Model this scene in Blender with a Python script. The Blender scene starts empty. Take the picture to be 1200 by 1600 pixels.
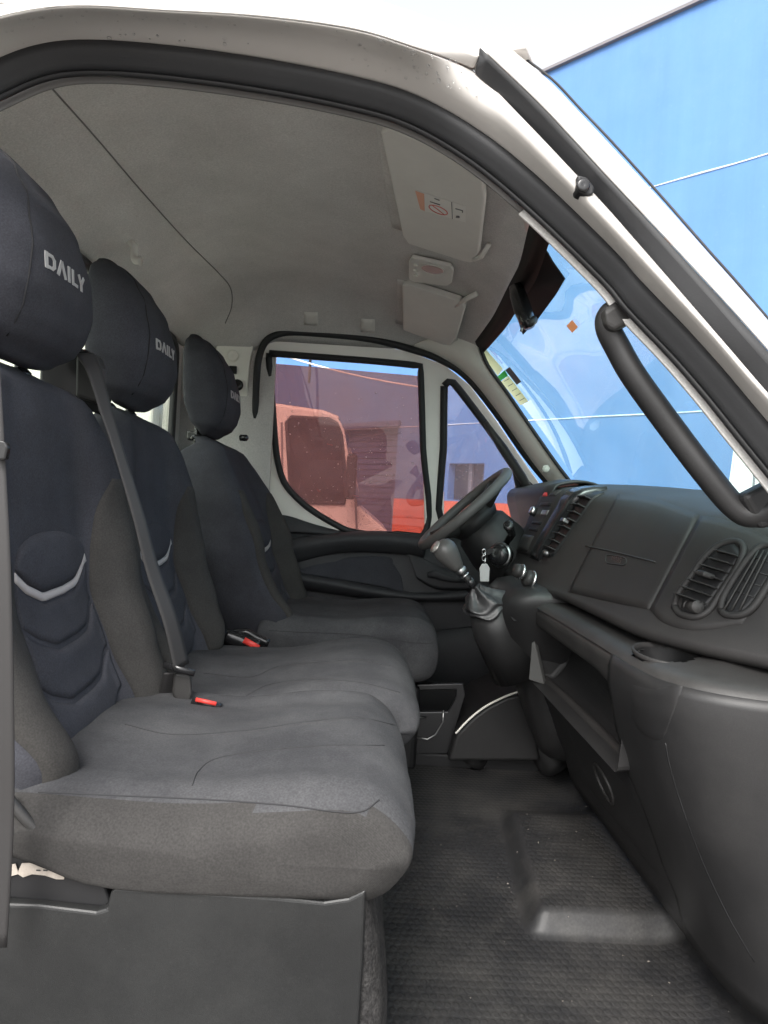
import bpy, bmesh, math, random
from mathutils import Vector, Matrix, noise
from mathutils.bvhtree import BVHTree
R = math.radians
random.seed(7)
SC = bpy.context.scene
COL = SC.collection

# ------------------------------------------------------------------ camera
# axes of the place: x = towards the van's nose, y = across the cab from the open
# passenger door to the driver's door, z = up; z = 0 is the cab floor, metres.
FPX, CX, CY, VPX, VPY, ROLL, ZC = 1060.0, 600.0, 800.0, 578.0, 789.0, R(3.3), 0.77
_ay = Vector(((VPX - CX) / FPX, -(VPY - CY) / FPX, -1.0)).normalized()
_az = Vector((math.sin(ROLL), math.cos(ROLL), 0.0)); _az = (_az - _ay * _az.dot(_ay)).normalized()
_ax = _ay.cross(_az)
CAM = Vector((0, 0, ZC))
cd = bpy.data.cameras.new('camera'); cam = bpy.data.objects.new('camera', cd); COL.objects.link(cam)
cd.sensor_fit = 'VERTICAL'; cd.sensor_height = 36; cd.sensor_width = 27; cd.lens = 36 * FPX / 1600
cd.clip_start = 0.02; cd.clip_end = 600
cam.matrix_world = Matrix.Translation(CAM) @ Matrix((_ax, _ay, _az)).to_4x4()
SC.camera = cam

# ------------------------------------------------------------------ light: overcast day
wd = bpy.data.worlds.new('World'); SC.world = wd; wd.use_nodes = True
wn = wd.node_tree.nodes; wl = wd.node_tree.links
bgn = wn['Background']; bgn.inputs['Strength'].default_value = 0.15
sky = wn.new('ShaderNodeTexSky'); sky.sky_type = 'NISHITA'; sky.sun_disc = False
sky.sun_elevation = R(48); sky.sun_rotation = R(200); sky.dust_density = 4; sky.air_density = 1
hs = wn.new('ShaderNodeHueSaturation'); hs.inputs['Saturation'].default_value = 0.16
wl.new(sky.outputs[0], hs.inputs['Color']); wl.new(hs.outputs[0], bgn.inputs['Color'])
sl = bpy.data.lights.new('sun', 'SUN'); sl.energy = 1.2; sl.angle = R(25); sl.color = (1, .96, .9)
so = bpy.data.objects.new('sun', sl); COL.objects.link(so)
_sd = Vector((math.sin(R(200)) * math.cos(R(48)), math.cos(R(200)) * math.cos(R(48)), math.sin(R(48))))
so.rotation_euler = _sd.to_track_quat('Z', 'Y').to_euler()
SC.view_settings.view_transform = 'Standard'; SC.view_settings.look = 'None'
SC.view_settings.exposure = 1.55; SC.view_settings.gamma = 1.0
SC.view_settings.use_curve_mapping = False
SC.render.engine = 'CYCLES'
SC.cycles.max_bounces = 10; SC.cycles.diffuse_bounces = 6; SC.cycles.transparent_max_bounces = 12
SC.cycles.use_denoising = True
SC.cycles.sample_clamp_indirect = 6

# ------------------------------------------------------------------ helpers
def ray(px, py):
    c = Vector(((px - CX) / FPX, -(py - CY) / FPX, -1.0))
    return Vector((c.dot(_ax), c.dot(_ay), c.dot(_az)))
def at(px, py, y=None, x=None, z=None):
    d = ray(px, py)
    t = y / d.y if y is not None else (x / d.x if x is not None else (z - ZC) / d.z)
    return CAM + d * t
def hit(bvh, px, py):
    d = ray(px, py).normalized()
    loc, nor, i, dist = bvh.ray_cast(CAM, d)
    if loc is None:
        # just off the edge: nearest point of the surface to the sight line
        q = CAM + d * 1.4
        for _ in range(8):
            loc, nor, i, dist = bvh.find_nearest(q)
            if loc is None: return None
            q = CAM + d * (loc - CAM).dot(d)
    if nor.dot(d) > 0: nor = -nor
    return loc, nor
ORG = {}
def thing(name, label, cat, loc=(0, 0, 0), group=None, kind=None):
    o = bpy.data.objects.new(name, None); COL.objects.link(o); o.location = loc
    o.empty_display_size = .05
    o['label'] = label; o['category'] = cat
    if group: o['group'] = group
    if kind: o['kind'] = kind
    ORG[o.name] = Vector(loc)
    return o
def tag(o, label, cat, group=None):
    o['label'] = label; o['category'] = cat
    if group: o['group'] = group
    return o
def obj(name, vf, mat, parent=None, smooth=True, label=None, kind=None, solid=0, bevel=0, sub=0, auto=None):
    me = bpy.data.meshes.new(name)
    if isinstance(vf, bmesh.types.BMesh):
        vf.to_mesh(me); vf.free()
    else:
        me.from_pydata([tuple(v) for v in vf[0]], [], vf[1])
        bm = bmesh.new(); bm.from_mesh(me)
        bmesh.ops.recalc_face_normals(bm, faces=bm.faces); bm.to_mesh(me); bm.free()
    org = ORG.get(parent.name, Vector()) if parent else Vector()
    if org.length: me.transform(Matrix.Translation(-org))
    for p in me.polygons: p.use_smooth = smooth
    me.materials.append(mat)
    o = bpy.data.objects.new(name, me); COL.objects.link(o)
    if parent: o.parent = parent
    ORG[o.name] = org
    if label: o['label'] = label
    if kind: o['kind'] = kind
    if solid:
        m = o.modifiers.new('thick', 'SOLIDIFY'); m.thickness = solid; m.offset = 0
    if sub:
        m = o.modifiers.new('sub', 'SUBSURF'); m.levels = sub; m.render_levels = sub
    if bevel:
        m = o.modifiers.new('bevel', 'BEVEL'); m.width = bevel; m.segments = 3; m.limit_method = 'ANGLE'; m.angle_limit = R(35)
    if auto:
        bm = bmesh.new(); bm.from_mesh(me)
        for e in bm.edges:
            if len(e.link_faces) == 2 and e.calc_face_angle(0) > R(auto): e.smooth = False
        bm.to_mesh(me); bm.free()
    return o
def cr(pts, n=8):
    """Catmull-Rom through points (any dimension)."""
    P = [Vector(p) for p in pts]; out = []
    for i in range(len(P) - 1):
        a = P[i - 1] if i else P[0] * 2 - P[1]
        b, c = P[i], P[i + 1]
        d = P[i + 2] if i + 2 < len(P) else P[-1] * 2 - P[-2]
        for k in range(n):
            t = k / n
            out.append(0.5 * ((2 * b) + (c - a) * t + (2 * a - 5 * b + 4 * c - d) * t * t + (3 * b - a - 3 * c + d) * t ** 3))
    out.append(P[-1]); return out
def resamp(pts, n):
    P = [Vector(p) for p in pts]; L = [0]
    for a, b in zip(P, P[1:]): L.append(L[-1] + (b - a).length)
    out = []; j = 0
    for k in range(n):
        s = L[-1] * k / (n - 1)
        while j < len(L) - 2 and L[j + 1] < s: j += 1
        d = L[j + 1] - L[j]
        out.append(P[j].lerp(P[j + 1], (s - L[j]) / d if d else 0))
    return out
def lerp(a, b, t): return a + (b - a) * t
def sst(a, b, x):
    t = max(0, min(1, (x - a) / (b - a))); return t * t * (3 - 2 * t)
def tab(xs, ys):
    def f(x):
        if x <= xs[0]: return ys[0]
        for i in range(len(xs) - 1):
            if x <= xs[i + 1]:
                t = (x - xs[i]) / (xs[i + 1] - xs[i]); t = t * t * (3 - 2 * t) * .5 + t * .5
                return ys[i] + (ys[i + 1] - ys[i]) * t
        return ys[-1]
    return f
def grid(rows, closed_u=False, caps=False):
    """rows: list of equal-length point lists."""
    V = []; F = []; n = len(rows[0])
    for r in rows: V += [tuple(p) for p in r]
    for i in range(len(rows) - 1):
        for j in range(n if closed_u else n - 1):
            k = (j + 1) % n
            F.append((i * n + j, i * n + k, (i + 1) * n + k, (i + 1) * n + j))
    if caps:
        F.append(tuple(range(n))); F.append(tuple((len(rows) - 1) * n + j for j in range(n)))
    return V, F
def join(*vfs):
    V = []; F = []
    for v, f in vfs:
        b = len(V); V += [tuple(p) for p in v]; F += [tuple(i + b for i in q) for q in f]
    return V, F
def tube(path, r, n=12, closed=False, flat=1.0, up=None):
    P = [Vector(p) for p in path]; m = len(P); rows = []
    N = None
    for i in range(m):
        t = (P[(i + 1) % m] - P[i - 1]) if closed else (P[min(i + 1, m - 1)] - P[max(i - 1, 0)])
        t.normalize()
        if up is not None: N = Vector(up)
        elif N is None: N = Vector((0, 0, 1)) if abs(t.z) < .9 else Vector((1, 0, 0))
        N = (N - t * N.dot(t)).normalized(); B = t.cross(N)
        rr = r[i] if isinstance(r, (list, tuple)) else r
        rows.append([P[i] + N * (rr * math.cos(2 * math.pi * k / n)) + B * (rr * flat * math.sin(2 * math.pi * k / n)) for k in range(n)])
    if closed: rows.append(rows[0])
    return grid(rows, True, not closed)
def box(c, s, rot=None):
    V = []
    for a in (-.5, .5):
        for b in (-.5, .5):
            for d in (-.5, .5):
                v = Vector((a * s[0], b * s[1], d * s[2]))
                if rot is not None: v = rot @ v
                V.append(v + Vector(c))
    return V, [(0, 1, 3, 2), (4, 6, 7, 5), (0, 4, 5, 1), (2, 3, 7, 6), (0, 2, 6, 4), (1, 5, 7, 3)]
def frame_to(z, x=None):
    z = Vector(z).normalized(); x = Vector(x if x is not None else ((1, 0, 0) if abs(z.x) < .9 else (0, 1, 0)))
    x = (x - z * x.dot(z)).normalized(); y = z.cross(x)
    return Matrix((x, y, z)).transposed()
def lathe(prof, o, axis, n=24):
    M = frame_to(axis); o = Vector(o)
    rows = [[o + M @ Vector((r * math.cos(2 * math.pi * k / n), r * math.sin(2 * math.pi * k / n), h)) for k in range(n)] for r, h in prof]
    return grid(rows, True, True)
def plate(outer, holes, thick):
    """flat-ish plate with holes; outer/holes are 3d loops, thick a 3d vector."""
    bm = bmesh.new()
    for lp in [outer] + holes:
        vs = [bm.verts.new(p) for p in lp]
        for a, b in zip(vs, vs[1:] + vs[:1]): bm.edges.new((a, b))
    bmesh.ops.triangle_fill(bm, use_beauty=True, use_dissolve=False, edges=bm.edges[:])
    r = bmesh.ops.extrude_face_region(bm, geom=bm.faces[:])
    bmesh.ops.translate(bm, vec=Vector(thick), verts=[e for e in r['geom'] if isinstance(e, bmesh.types.BMVert)])
    bmesh.ops.recalc_face_normals(bm, faces=bm.faces)
    return bm
def bvh_of(o):
    M = o.matrix_world if not o.parent else Matrix.Translation(ORG[o.name])
    me = o.data
    return BVHTree.FromPolygons([M @ v.co for v in me.vertices], [tuple(p.vertices) for p in me.polygons])
def drape(bvh, top, bot, h=.004, rows=6, n=24, base=-.003, edge=.5, smooth=True, cast=None):
    """a pad moulded onto a surface between two outline curves given as sight lines."""
    f = (lambda q: cr(q, 6)) if smooth else (lambda q: [Vector(p) for p in q])
    T = resamp(f([(a, b, 0) for a, b in top]), n); B = resamp(f([(a, b, 0) for a, b in bot]), n)
    rr = []
    last = None
    for i in range(rows + 3):
        row = []
        for j in range(n + 2):
            jj = min(max(j - 1, 0), n - 1); ii = min(max(i - 1, 0), rows)
            rim = (i in (0, rows + 2)) or (j in (0, n + 1))
            v = ii / rows; u = jj / (n - 1)
            q = T[jj].lerp(B[jj], v)
            hh = cast(q.x, q.y) if cast else hit(bvh, q.x, q.y)
            if hh is None: hh = last
            if hh is None: hh = (at(q.x, q.y, y=1.), Vector((-1, 0, 0)))
            last = hh
            e = min(1, min(v, 1 - v) * 2 / edge + .0, min(u, 1 - u) * 2 * (2.0)) if edge else 1
            e = math.sqrt(max(0, 1 - (1 - e) ** 2))
            off = base if rim else lerp(h * .35, h, e)
            row.append(hh[0] + hh[1] * off)
        rr.append(row)
    return grid(rr)
def xcast(bvh, y0=0, x0=.35, d=-1):
    """drop onto a surface along the van's length at a given y and z"""
    def f(a, b):
        D = Vector((d, 0, 0)); l, n, i, t = bvh.ray_cast(Vector((x0, y0 + a, b)), D)
        if l is None: l, n, i, t = bvh.find_nearest(Vector((x0 + d * .8, y0 + a, b)))
        if n.dot(D) > 0: n = -n
        return l, n
    return f
def text2d(s, size):
    cu = bpy.data.curves.new('txt', 'FONT'); cu.body = s; cu.size = size; cu.align_x = 'CENTER'; cu.align_y = 'CENTER'
    o = bpy.data.objects.new('txt', cu); COL.objects.link(o)
    bpy.context.view_layer.update()
    me = bpy.data.meshes.new_from_object(o.evaluated_get(bpy.context.evaluated_depsgraph_get()))
    V = [v.co.copy() for v in me.vertices]; F = [tuple(p.vertices) for p in me.polygons]
    bpy.data.objects.remove(o); bpy.data.curves.remove(cu); bpy.data.meshes.remove(me)
    return V, F
def text_on(s, size, o, u, v, nrm, off=.001):
    V, F = text2d(s, size); o, u, v, nrm = Vector(o), Vector(u).normalized(), Vector(v).normalized(), Vector(nrm).normalized()
    return [o + u * p.x + v * p.y + nrm * off for p in V], F

# ------------------------------------------------------------------ materials
def mat(name, col, rough=.5, metal=0, spec=.5, var=0, var_scale=8, dust=None, dust_amt=.4, dust_scale=5, bump=0, bump_scale=400, kind='noise', weave=0, coat=0, stretch=None, grain=0, grain_scale=350):
    m = bpy.data.materials.new(name); m.use_nodes = True; N = m.node_tree.nodes; L = m.node_tree.links
    b = N['Principled BSDF']; b.inputs['Roughness'].default_value = rough; b.inputs['Metallic'].default_value = metal
    b.inputs['Specular IOR Level'].default_value = spec; b.inputs['Coat Weight'].default_value = coat
    c4 = (*col, 1); b.inputs['Base Color'].default_value = c4
    tc = N.new('ShaderNodeTexCoord'); src = tc.outputs['Object']
    if stretch:
        mp = N.new('ShaderNodeMapping'); mp.inputs['Scale'].default_value = stretch; L.new(src, mp.inputs['Vector']); src = mp.outputs[0]
    out = None
    if var:
        nz = N.new('ShaderNodeTexNoise'); nz.inputs['Scale'].default_value = var_scale; nz.inputs['Detail'].default_value = 6; nz.inputs['Roughness'].default_value = .65
        L.new(src, nz.inputs['Vector'])
        mr = N.new('ShaderNodeMapRange'); mr.inputs['From Min'].default_value = .3; mr.inputs['From Max'].default_value = .7
        mr.inputs['To Min'].default_value = 1 - var; mr.inputs['To Max'].default_value = 1 + var
        L.new(nz.outputs['Fac'], mr.inputs['Value'])
        mx = N.new('ShaderNodeMix'); mx.data_type = 'RGBA'; mx.blend_type = 'MULTIPLY'; mx.inputs['Factor'].default_value = 1
        mx.inputs['A'].default_value = c4; L.new(mr.outputs[0], mx.inputs['B']); out = mx.outputs['Result']
    if dust:
        nz = N.new('ShaderNodeTexNoise'); nz.inputs['Scale'].default_value = dust_scale; nz.inputs['Detail'].default_value = 9; nz.inputs['Roughness'].default_value = .72
        L.new(src, nz.inputs['Vector'])
        mr = N.new('ShaderNodeMapRange'); mr.inputs['From Min'].default_value = .42; mr.inputs['From Max'].default_value = .75
        mr.inputs['To Max'].default_value = dust_amt; L.new(nz.outputs['Fac'], mr.inputs['Value'])
        n2 = N.new('ShaderNodeTexNoise'); n2.inputs['Scale'].default_value = dust_scale * 28; n2.inputs['Detail'].default_value = 3; L.new(src, n2.inputs['Vector'])
        mr2 = N.new('ShaderNodeMapRange'); mr2.inputs['From Min'].default_value = .66; mr2.inputs['From Max'].default_value = .8; mr2.inputs['To Max'].default_value = dust_amt * .8; L.new(n2.outputs['Fac'], mr2.inputs['Value'])
        ad = N.new('ShaderNodeMath'); ad.use_clamp = True; L.new(mr.outputs[0], ad.inputs[0]); L.new(mr2.outputs[0], ad.inputs[1])
        mx = N.new('ShaderNodeMix'); mx.data_type = 'RGBA'; L.new(ad.outputs[0], mx.inputs['Factor'])
        if out: L.new(out, mx.inputs['A'])
        else: mx.inputs['A'].default_value = c4
        mx.inputs['B'].default_value = (*dust, 1); out = mx.outputs['Result']
    if grain:
        nz = N.new('ShaderNodeTexNoise'); nz.inputs['Scale'].default_value = grain_scale; nz.inputs['Detail'].default_value = 2
        L.new(src, nz.inputs['Vector'])
        mr = N.new('ShaderNodeMapRange'); mr.inputs['From Min'].default_value = .3; mr.inputs['From Max'].default_value = .7
        mr.inputs['To Min'].default_value = 1 - grain; mr.inputs['To Max'].default_value = 1 + grain; L.new(nz.outputs['Fac'], mr.inputs['Value'])
        mx = N.new('ShaderNodeMix'); mx.data_type = 'RGBA'; mx.blend_type = 'MULTIPLY'; mx.inputs['Factor'].default_value = 1
        if out: L.new(out, mx.inputs['A'])
        else: mx.inputs['A'].default_value = c4
        L.new(mr.outputs[0], mx.inputs['B']); out = mx.outputs['Result']
    if out: L.new(out, b.inputs['Base Color'])
    bh = None
    if bump:
        nz = N.new('ShaderNodeTexNoise'); nz.inputs['Scale'].default_value = bump_scale; nz.inputs['Detail'].default_value = 3
        L.new(src, nz.inputs['Vector']); bh = nz.outputs['Fac']
    if weave:
        w1 = N.new('ShaderNodeTexWave'); w1.inputs['Scale'].default_value = weave; w1.bands_direction = 'Y'; w1.inputs['Distortion'].default_value = .6
        w2 = N.new('ShaderNodeTexWave'); w2.inputs['Scale'].default_value = weave; w2.bands_direction = 'Z'; w2.inputs['Distortion'].default_value = .6
        L.new(src, w1.inputs['Vector']); L.new(src, w2.inputs['Vector'])
        ad = N.new('ShaderNodeMath'); ad.operation = 'ADD'; L.new(w1.outputs['Fac'], ad.inputs[0]); L.new(w2.outputs['Fac'], ad.inputs[1])
        if bh:
            a2 = N.new('ShaderNodeMath'); a2.operation = 'ADD'; L.new(ad.outputs[0], a2.inputs[0]); L.new(bh, a2.inputs[1]); bh = a2.outputs[0]
        else: bh = ad.outputs[0]
    if bh:
        bp = N.new('ShaderNodeBump'); bp.inputs['Strength'].default_value = bump or .2; bp.inputs['Distance'].default_value = .002
        L.new(bh, bp.inputs['Height']); L.new(bp.outputs[0], b.inputs['Normal'])
    return m
def glass(name, tint, refl=1.0, rough=0.0, film=None, film_amt=0):
    m = bpy.data.materials.new(name); m.use_nodes = True; N = m.node_tree.nodes; L = m.node_tree.links
    N.remove(N['Principled BSDF'])
    t = N.new('ShaderNodeBsdfTransparent'); t.inputs[0].default_value = (*tint, 1)
    g = N.new('ShaderNodeBsdfGlossy'); g.inputs['Roughness'].default_value = rough; g.inputs[0].default_value = (refl, refl, refl, 1)
    lw = N.new('ShaderNodeLayerWeight'); lw.inputs[0].default_value = .5
    pw = N.new('ShaderNodeMath'); pw.operation = 'POWER'; pw.inputs[1].default_value = 3.6; L.new(lw.outputs['Facing'], pw.inputs[0])
    f = N.new('ShaderNodeMath'); f.operation = 'MULTIPLY_ADD'; f.inputs[1].default_value = .92; f.inputs[2].default_value = .07; L.new(pw.outputs[0], f.inputs[0])
    x = N.new('ShaderNodeMixShader'); L.new(f.outputs[0], x.inputs[0])
    if film:   # tint and dirt film, doubling as painted-in haze and reflection veil
        tl = N.new('ShaderNodeBsdfTranslucent'); tl.inputs[0].default_value = (*film, 1)
        nz = N.new('ShaderNodeTexNoise'); nz.inputs['Scale'].default_value = 7; nz.inputs['Detail'].default_value = 8
        mr = N.new('ShaderNodeMapRange'); mr.inputs['From Min'].default_value = .3; mr.inputs['From Max'].default_value = .75
        mr.inputs['To Min'].default_value = film_amt * .75; mr.inputs['To Max'].default_value = film_amt * 1.3
        tcn_ = N.new('ShaderNodeTexCoord'); L.new(tcn_.outputs['Object'], nz.inputs['Vector']); L.new(nz.outputs['Fac'], mr.inputs['Value'])
        m2 = N.new('ShaderNodeMixShader'); L.new(mr.outputs[0], m2.inputs[0]); L.new(t.outputs[0], m2.inputs[1]); L.new(tl.outputs[0], m2.inputs[2]); t = m2
    L.new(t.outputs[0], x.inputs[1]); L.new(g.outputs[0], x.inputs[2])
    L.new(x.outputs[0], N['Material Output'].inputs[0])
    return m
DUST = (.30, .28, .25)
M = dict(
    fab_dark=mat('fabric_dark', (.046, .047, .056), .95, spec=.2, var=.25, var_scale=6, dust=(.07, .07, .072), dust_amt=.22, dust_scale=7, bump=.25, bump_scale=900, weave=500, grain=0.18, grain_scale=420),
    fab_brown=mat('fabric_brown', (.045, .043, .041), .95, spec=.2, var=.2, var_scale=5, dust=(.09, .085, .08), dust_amt=.3, dust_scale=6, bump=.25, bump_scale=900, weave=500, grain=0.18, grain_scale=420),
    fab_pad=mat('fabric_pad', (.048, .049, .058), .95, spec=.2, var=.2, dust=(.07, .07, .072), dust_amt=.22, bump=.25, bump_scale=900, weave=500, grain=0.18, grain_scale=420),
    fab_seat=mat('fabric_seat', (.045, .0455, .049), .95, spec=.25, var=.22, var_scale=5, dust=(.13, .128, .125), dust_amt=.28, dust_scale=5, bump=.3, bump_scale=700, weave=450, grain=0.18, grain_scale=380),
    fab_seat_side=mat('fabric_seat_side', (.034, .0325, .0315), .95, spec=.25, var=.2, var_scale=5, dust=(.12, .116, .11), dust_amt=.16, dust_scale=6, bump=.3, bump_scale=700, weave=450, grain=0.18, grain_scale=380),
    seam_soft=mat('seam_soft', (.026, .026, .028), .95),
    seam=mat('seam', (.018, .018, .02), .9),
    silver_cloth=mat('silver_cloth', (.42, .39, .38), .7, var=.1, bump=.1),
    lettering=mat('lettering', (.36, .355, .35), .6),
    plastic=mat('plastic', (.0145, .0143, .0148), .48, spec=.45, var=.12, var_scale=4, dust=(.06, .057, .055), dust_amt=.16, dust_scale=9, bump=.12, bump_scale=1400, grain=0.18, grain_scale=700),
    plastic_soft=mat('plastic_soft', (.021, .0197, .0195), .55, spec=.4, var=.1, dust=(.065, .06, .055), dust_amt=.16, dust_scale=7, bump=.15, bump_scale=1200, grain=0.18, grain_scale=700),
    plastic_grey=mat('plastic_grey', (.023, .0222, .0218), .5, spec=.45, var=.12, dust=(.09, .085, .08), dust_amt=.25, dust_scale=6, bump=.12, bump_scale=1200, grain=0.18, grain_scale=700),
    black=mat('black', (.012, .012, .013), .5, spec=.4),
    gloss=mat('gloss_black', (.015, .015, .016), .22, spec=.5),
    rubber=mat('rubber', (.022, .0225, .024), .55, spec=.4, var=.15, bump=.08, bump_scale=500),
    belt=mat('belt', (.028,.0265,.0265), .6, spec=.5, bump=.15, bump_scale=900),
    felt=mat('felt', (.57, .55, .53), .95, spec=.15, var=.12, var_scale=3, dust=(.30, .285, .27), dust_amt=.3, dust_scale=2.5, bump=.2, bump_scale=500, grain=0.12, grain_scale=300),
    felt_front=mat('felt_front', (.60, .585, .56), .9, spec=.15, var=.06, var_scale=3, bump=.12, bump_scale=600, grain=0.1, grain_scale=300),
    visor=mat('visor', (.68, .66, .62), .75, spec=.25, var=.05, bump=.1, bump_scale=900),
    trim=mat('trim_cream', (.84, .82, .75), .6, spec=.3, var=.05, bump=.05, bump_scale=900),
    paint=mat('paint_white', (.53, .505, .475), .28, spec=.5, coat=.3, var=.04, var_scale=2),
    door_paint=mat('door_paint', (.84, .82, .76), .3, spec=.5, coat=.2, var=.05, var_scale=3),
    chrome=mat('chrome', (.75, .75, .75), .22, metal=1),
    steel=mat('steel', (.35, .35, .35), .35, metal=1, var=.2),
    red=mat('red', (.65, .05, .04), .45),
    leather=mat('leather', (.030, .030, .031), .38, spec=.5, var=.15, bump=.3, bump_scale=160),
    paper=mat('paper', (.74, .72, .68), .8),
    pap_orange=mat('paper_orange', (.75, .40, .28), .8), ink_red=mat('ink_red', (.62, .16, .14), .8), ink=mat('ink', (.04, .04, .04), .8),
    stick_cream=mat('sticker_cream', (.80, .76, .58), .8), stick_green=mat('sticker_green', (.12, .42, .14), .8), stick_grey=mat('sticker_grey', (.16, .15, .16), .7),
    glass_ws=glass('windscreen_glass', (.70, .90, .86), film=(.68, .86, .90), film_amt=.10), glass_pink=glass('door_glass', (.66, .46, .43), film=(.40, .27, .26), film_amt=.27), glass_q=glass('quarter_glass', (.78, .74, .76), film=(.62, .52, .52), film_amt=.16),
    glass_rear=glass('rear_glass', (.86, .90, .85)), glass_truck=mat('truck_glass', (.02, .022, .025), .06),
    frit=mat('frit', (.005, .005, .0055), .6, spec=.2),
    carpet=mat('carpet', (.035, .034, .034), 1, spec=.1, var=.3, var_scale=40, bump=.6, bump_scale=260, dust=(.12, .11, .1), dust_amt=.25, dust_scale=20, grain=0.4, grain_scale=250),
)
def sticker_mat(name, c):
    m = bpy.data.materials.new(name); m.use_nodes = True; N = m.node_tree.nodes; L = m.node_tree.links
    t = N.new('ShaderNodeBsdfTranslucent'); t.inputs[0].default_value = (*c, 1); x = N.new('ShaderNodeMixShader'); x.inputs[0].default_value = .6
    b = N['Principled BSDF']; b.inputs['Base Color'].default_value = (*c, 1); b.inputs['Roughness'].default_value = .8
    L.new(b.outputs[0], x.inputs[1]); L.new(t.outputs[0], x.inputs[2]); L.new(x.outputs[0], N['Material Output'].inputs[0]); return m
M['ws_cream'] = sticker_mat('windscreen_sticker_cream', (.85, .80, .62)); M['ws_orange'] = sticker_mat('windscreen_sticker_orange', (.85, .50, .32)); M['ws_green'] = sticker_mat('windscreen_sticker_green', (.15, .50, .18))
def wall_mat():
    m = mat('wall_blue', (.078, .190, .42), .7, var=.07, var_scale=.6, dust=(.15, .27, .50), dust_amt=.25, dust_scale=.8, bump=.1, bump_scale=30)
    N = m.node_tree.nodes; L = m.node_tree.links; b = N['Principled BSDF']
    tc = N.new('ShaderNodeTexCoord'); mp = N.new('ShaderNodeMapping'); mp.inputs['Scale'].default_value = (3.2, 3.2, .22); L.new(tc.outputs['Object'], mp.inputs[0])
    nz = N.new('ShaderNodeTexNoise'); nz.inputs['Scale'].default_value = 1.6; nz.inputs['Detail'].default_value = 7; nz.inputs['Roughness'].default_value = .7; L.new(mp.outputs[0], nz.inputs['Vector'])
    mr = N.new('ShaderNodeMapRange'); mr.inputs['From Min'].default_value = .35; mr.inputs['From Max'].default_value = .72; mr.inputs['To Min'].default_value = .95; mr.inputs['To Max'].default_value = 1.05; L.new(nz.outputs['Fac'], mr.inputs['Value'])
    mx = N.new('ShaderNodeMix'); mx.data_type = 'RGBA'; mx.blend_type = 'MULTIPLY'; mx.inputs['Factor'].default_value = 1
    L.new(b.inputs['Base Color'].links[0].from_socket, mx.inputs['A']); L.new(mr.outputs[0], mx.inputs['B']); L.new(mx.outputs['Result'], b.inputs['Base Color'])
    return m
M['wall'] = wall_mat()
M['orange'] = mat('wall_orange', (.72, .12, .035), .7, var=.08, var_scale=1.5, bump=.1, bump_scale=30)
M['joint'] = mat('joint', (.62, .68, .76), .8, var=.2, var_scale=6)
M['shutter'] = mat('shutter', (.07, .10, .20), .5, var=.15)
M['ground'] = mat('ground', (.20, .19, .18), .85, var=.25, var_scale=.6, dust=(.3, .29, .27), dust_amt=.4, dust_scale=.7, bump=.3, bump_scale=20)
def mat_floor():
    m = mat('floor_rubber', (.017, .017, .018), .5, spec=.4, var=.2, var_scale=6, dust=(.09, .085, .078), dust_amt=.5, dust_scale=5, grain=.25, grain_scale=220)
    N = m.node_tree.nodes; L = m.node_tree.links; b = N['Principled BSDF']
    tc = N.new('ShaderNodeTexCoord'); mp = N.new('ShaderNodeMapping'); mp.inputs['Scale'].default_value = (76, 62, 1)
    L.new(tc.outputs['Object'], mp.inputs[0])
    # staggered rows: offset alternate rows by half a cell, then distance to the cell centre
    sx = N.new('ShaderNodeSeparateXYZ'); L.new(mp.outputs[0], sx.inputs[0])
    fl = N.new('ShaderNodeMath'); fl.operation = 'FLOOR'; L.new(sx.outputs['Y'], fl.inputs[0])
    md = N.new('ShaderNodeMath'); md.operation = 'MODULO'; md.inputs[1].default_value = 2; L.new(fl.outputs[0], md.inputs[0])
    ab = N.new('ShaderNodeMath'); ab.operation = 'ABSOLUTE'; L.new(md.outputs[0], ab.inputs[0])
    ma = N.new('ShaderNodeMath'); ma.operation = 'MULTIPLY_ADD'; ma.inputs[1].default_value = .5; L.new(ab.outputs[0], ma.inputs[0]); L.new(sx.outputs['X'], ma.inputs[2])
    fx = N.new('ShaderNodeMath'); fx.operation = 'FRACT'; L.new(ma.outputs[0], fx.inputs[0])
    fy = N.new('ShaderNodeMath'); fy.operation = 'FRACT'; L.new(sx.outputs['Y'], fy.inputs[0])
    cb = N.new('ShaderNodeCombineXYZ'); L.new(fx.outputs[0], cb.inputs[0]); L.new(fy.outputs[0], cb.inputs[1])
    ds = N.new('ShaderNodeVectorMath'); ds.operation = 'DISTANCE'; ds.inputs[1].default_value = (.5, .5, 0); L.new(cb.outputs[0], ds.inputs[0])
    mr = N.new('ShaderNodeMapRange'); mr.interpolation_type = 'SMOOTHSTEP'; mr.inputs['From Min'].default_value = .25; mr.inputs['From Max'].default_value = .48
    mr.inputs['To Min'].default_value = 1; mr.inputs['To Max'].default_value = 0; L.new(ds.outputs['Value'], mr.inputs['Value'])
    bp = N.new('ShaderNodeBump'); bp.inputs['Strength'].default_value = .38; bp.inputs['Distance'].default_value = .002
    ge = N.new('ShaderNodeNewGeometry'); sz = N.new('ShaderNodeSeparateXYZ'); L.new(ge.outputs['Normal'], sz.inputs[0])
    fl2 = N.new('ShaderNodeMapRange'); fl2.inputs['From Min'].default_value = .90; fl2.inputs['From Max'].default_value = .985; L.new(sz.outputs['Z'], fl2.inputs['Value'])
    mu = N.new('ShaderNodeMath'); mu.operation = 'MULTIPLY'; L.new(mr.outputs[0], mu.inputs[0]); L.new(fl2.outputs[0], mu.inputs[1])
    L.new(mu.outputs[0], bp.inputs['Height']); L.new(bp.outputs[0], b.inputs['Normal'])
    return m
M['floor'] = mat_floor()

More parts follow.
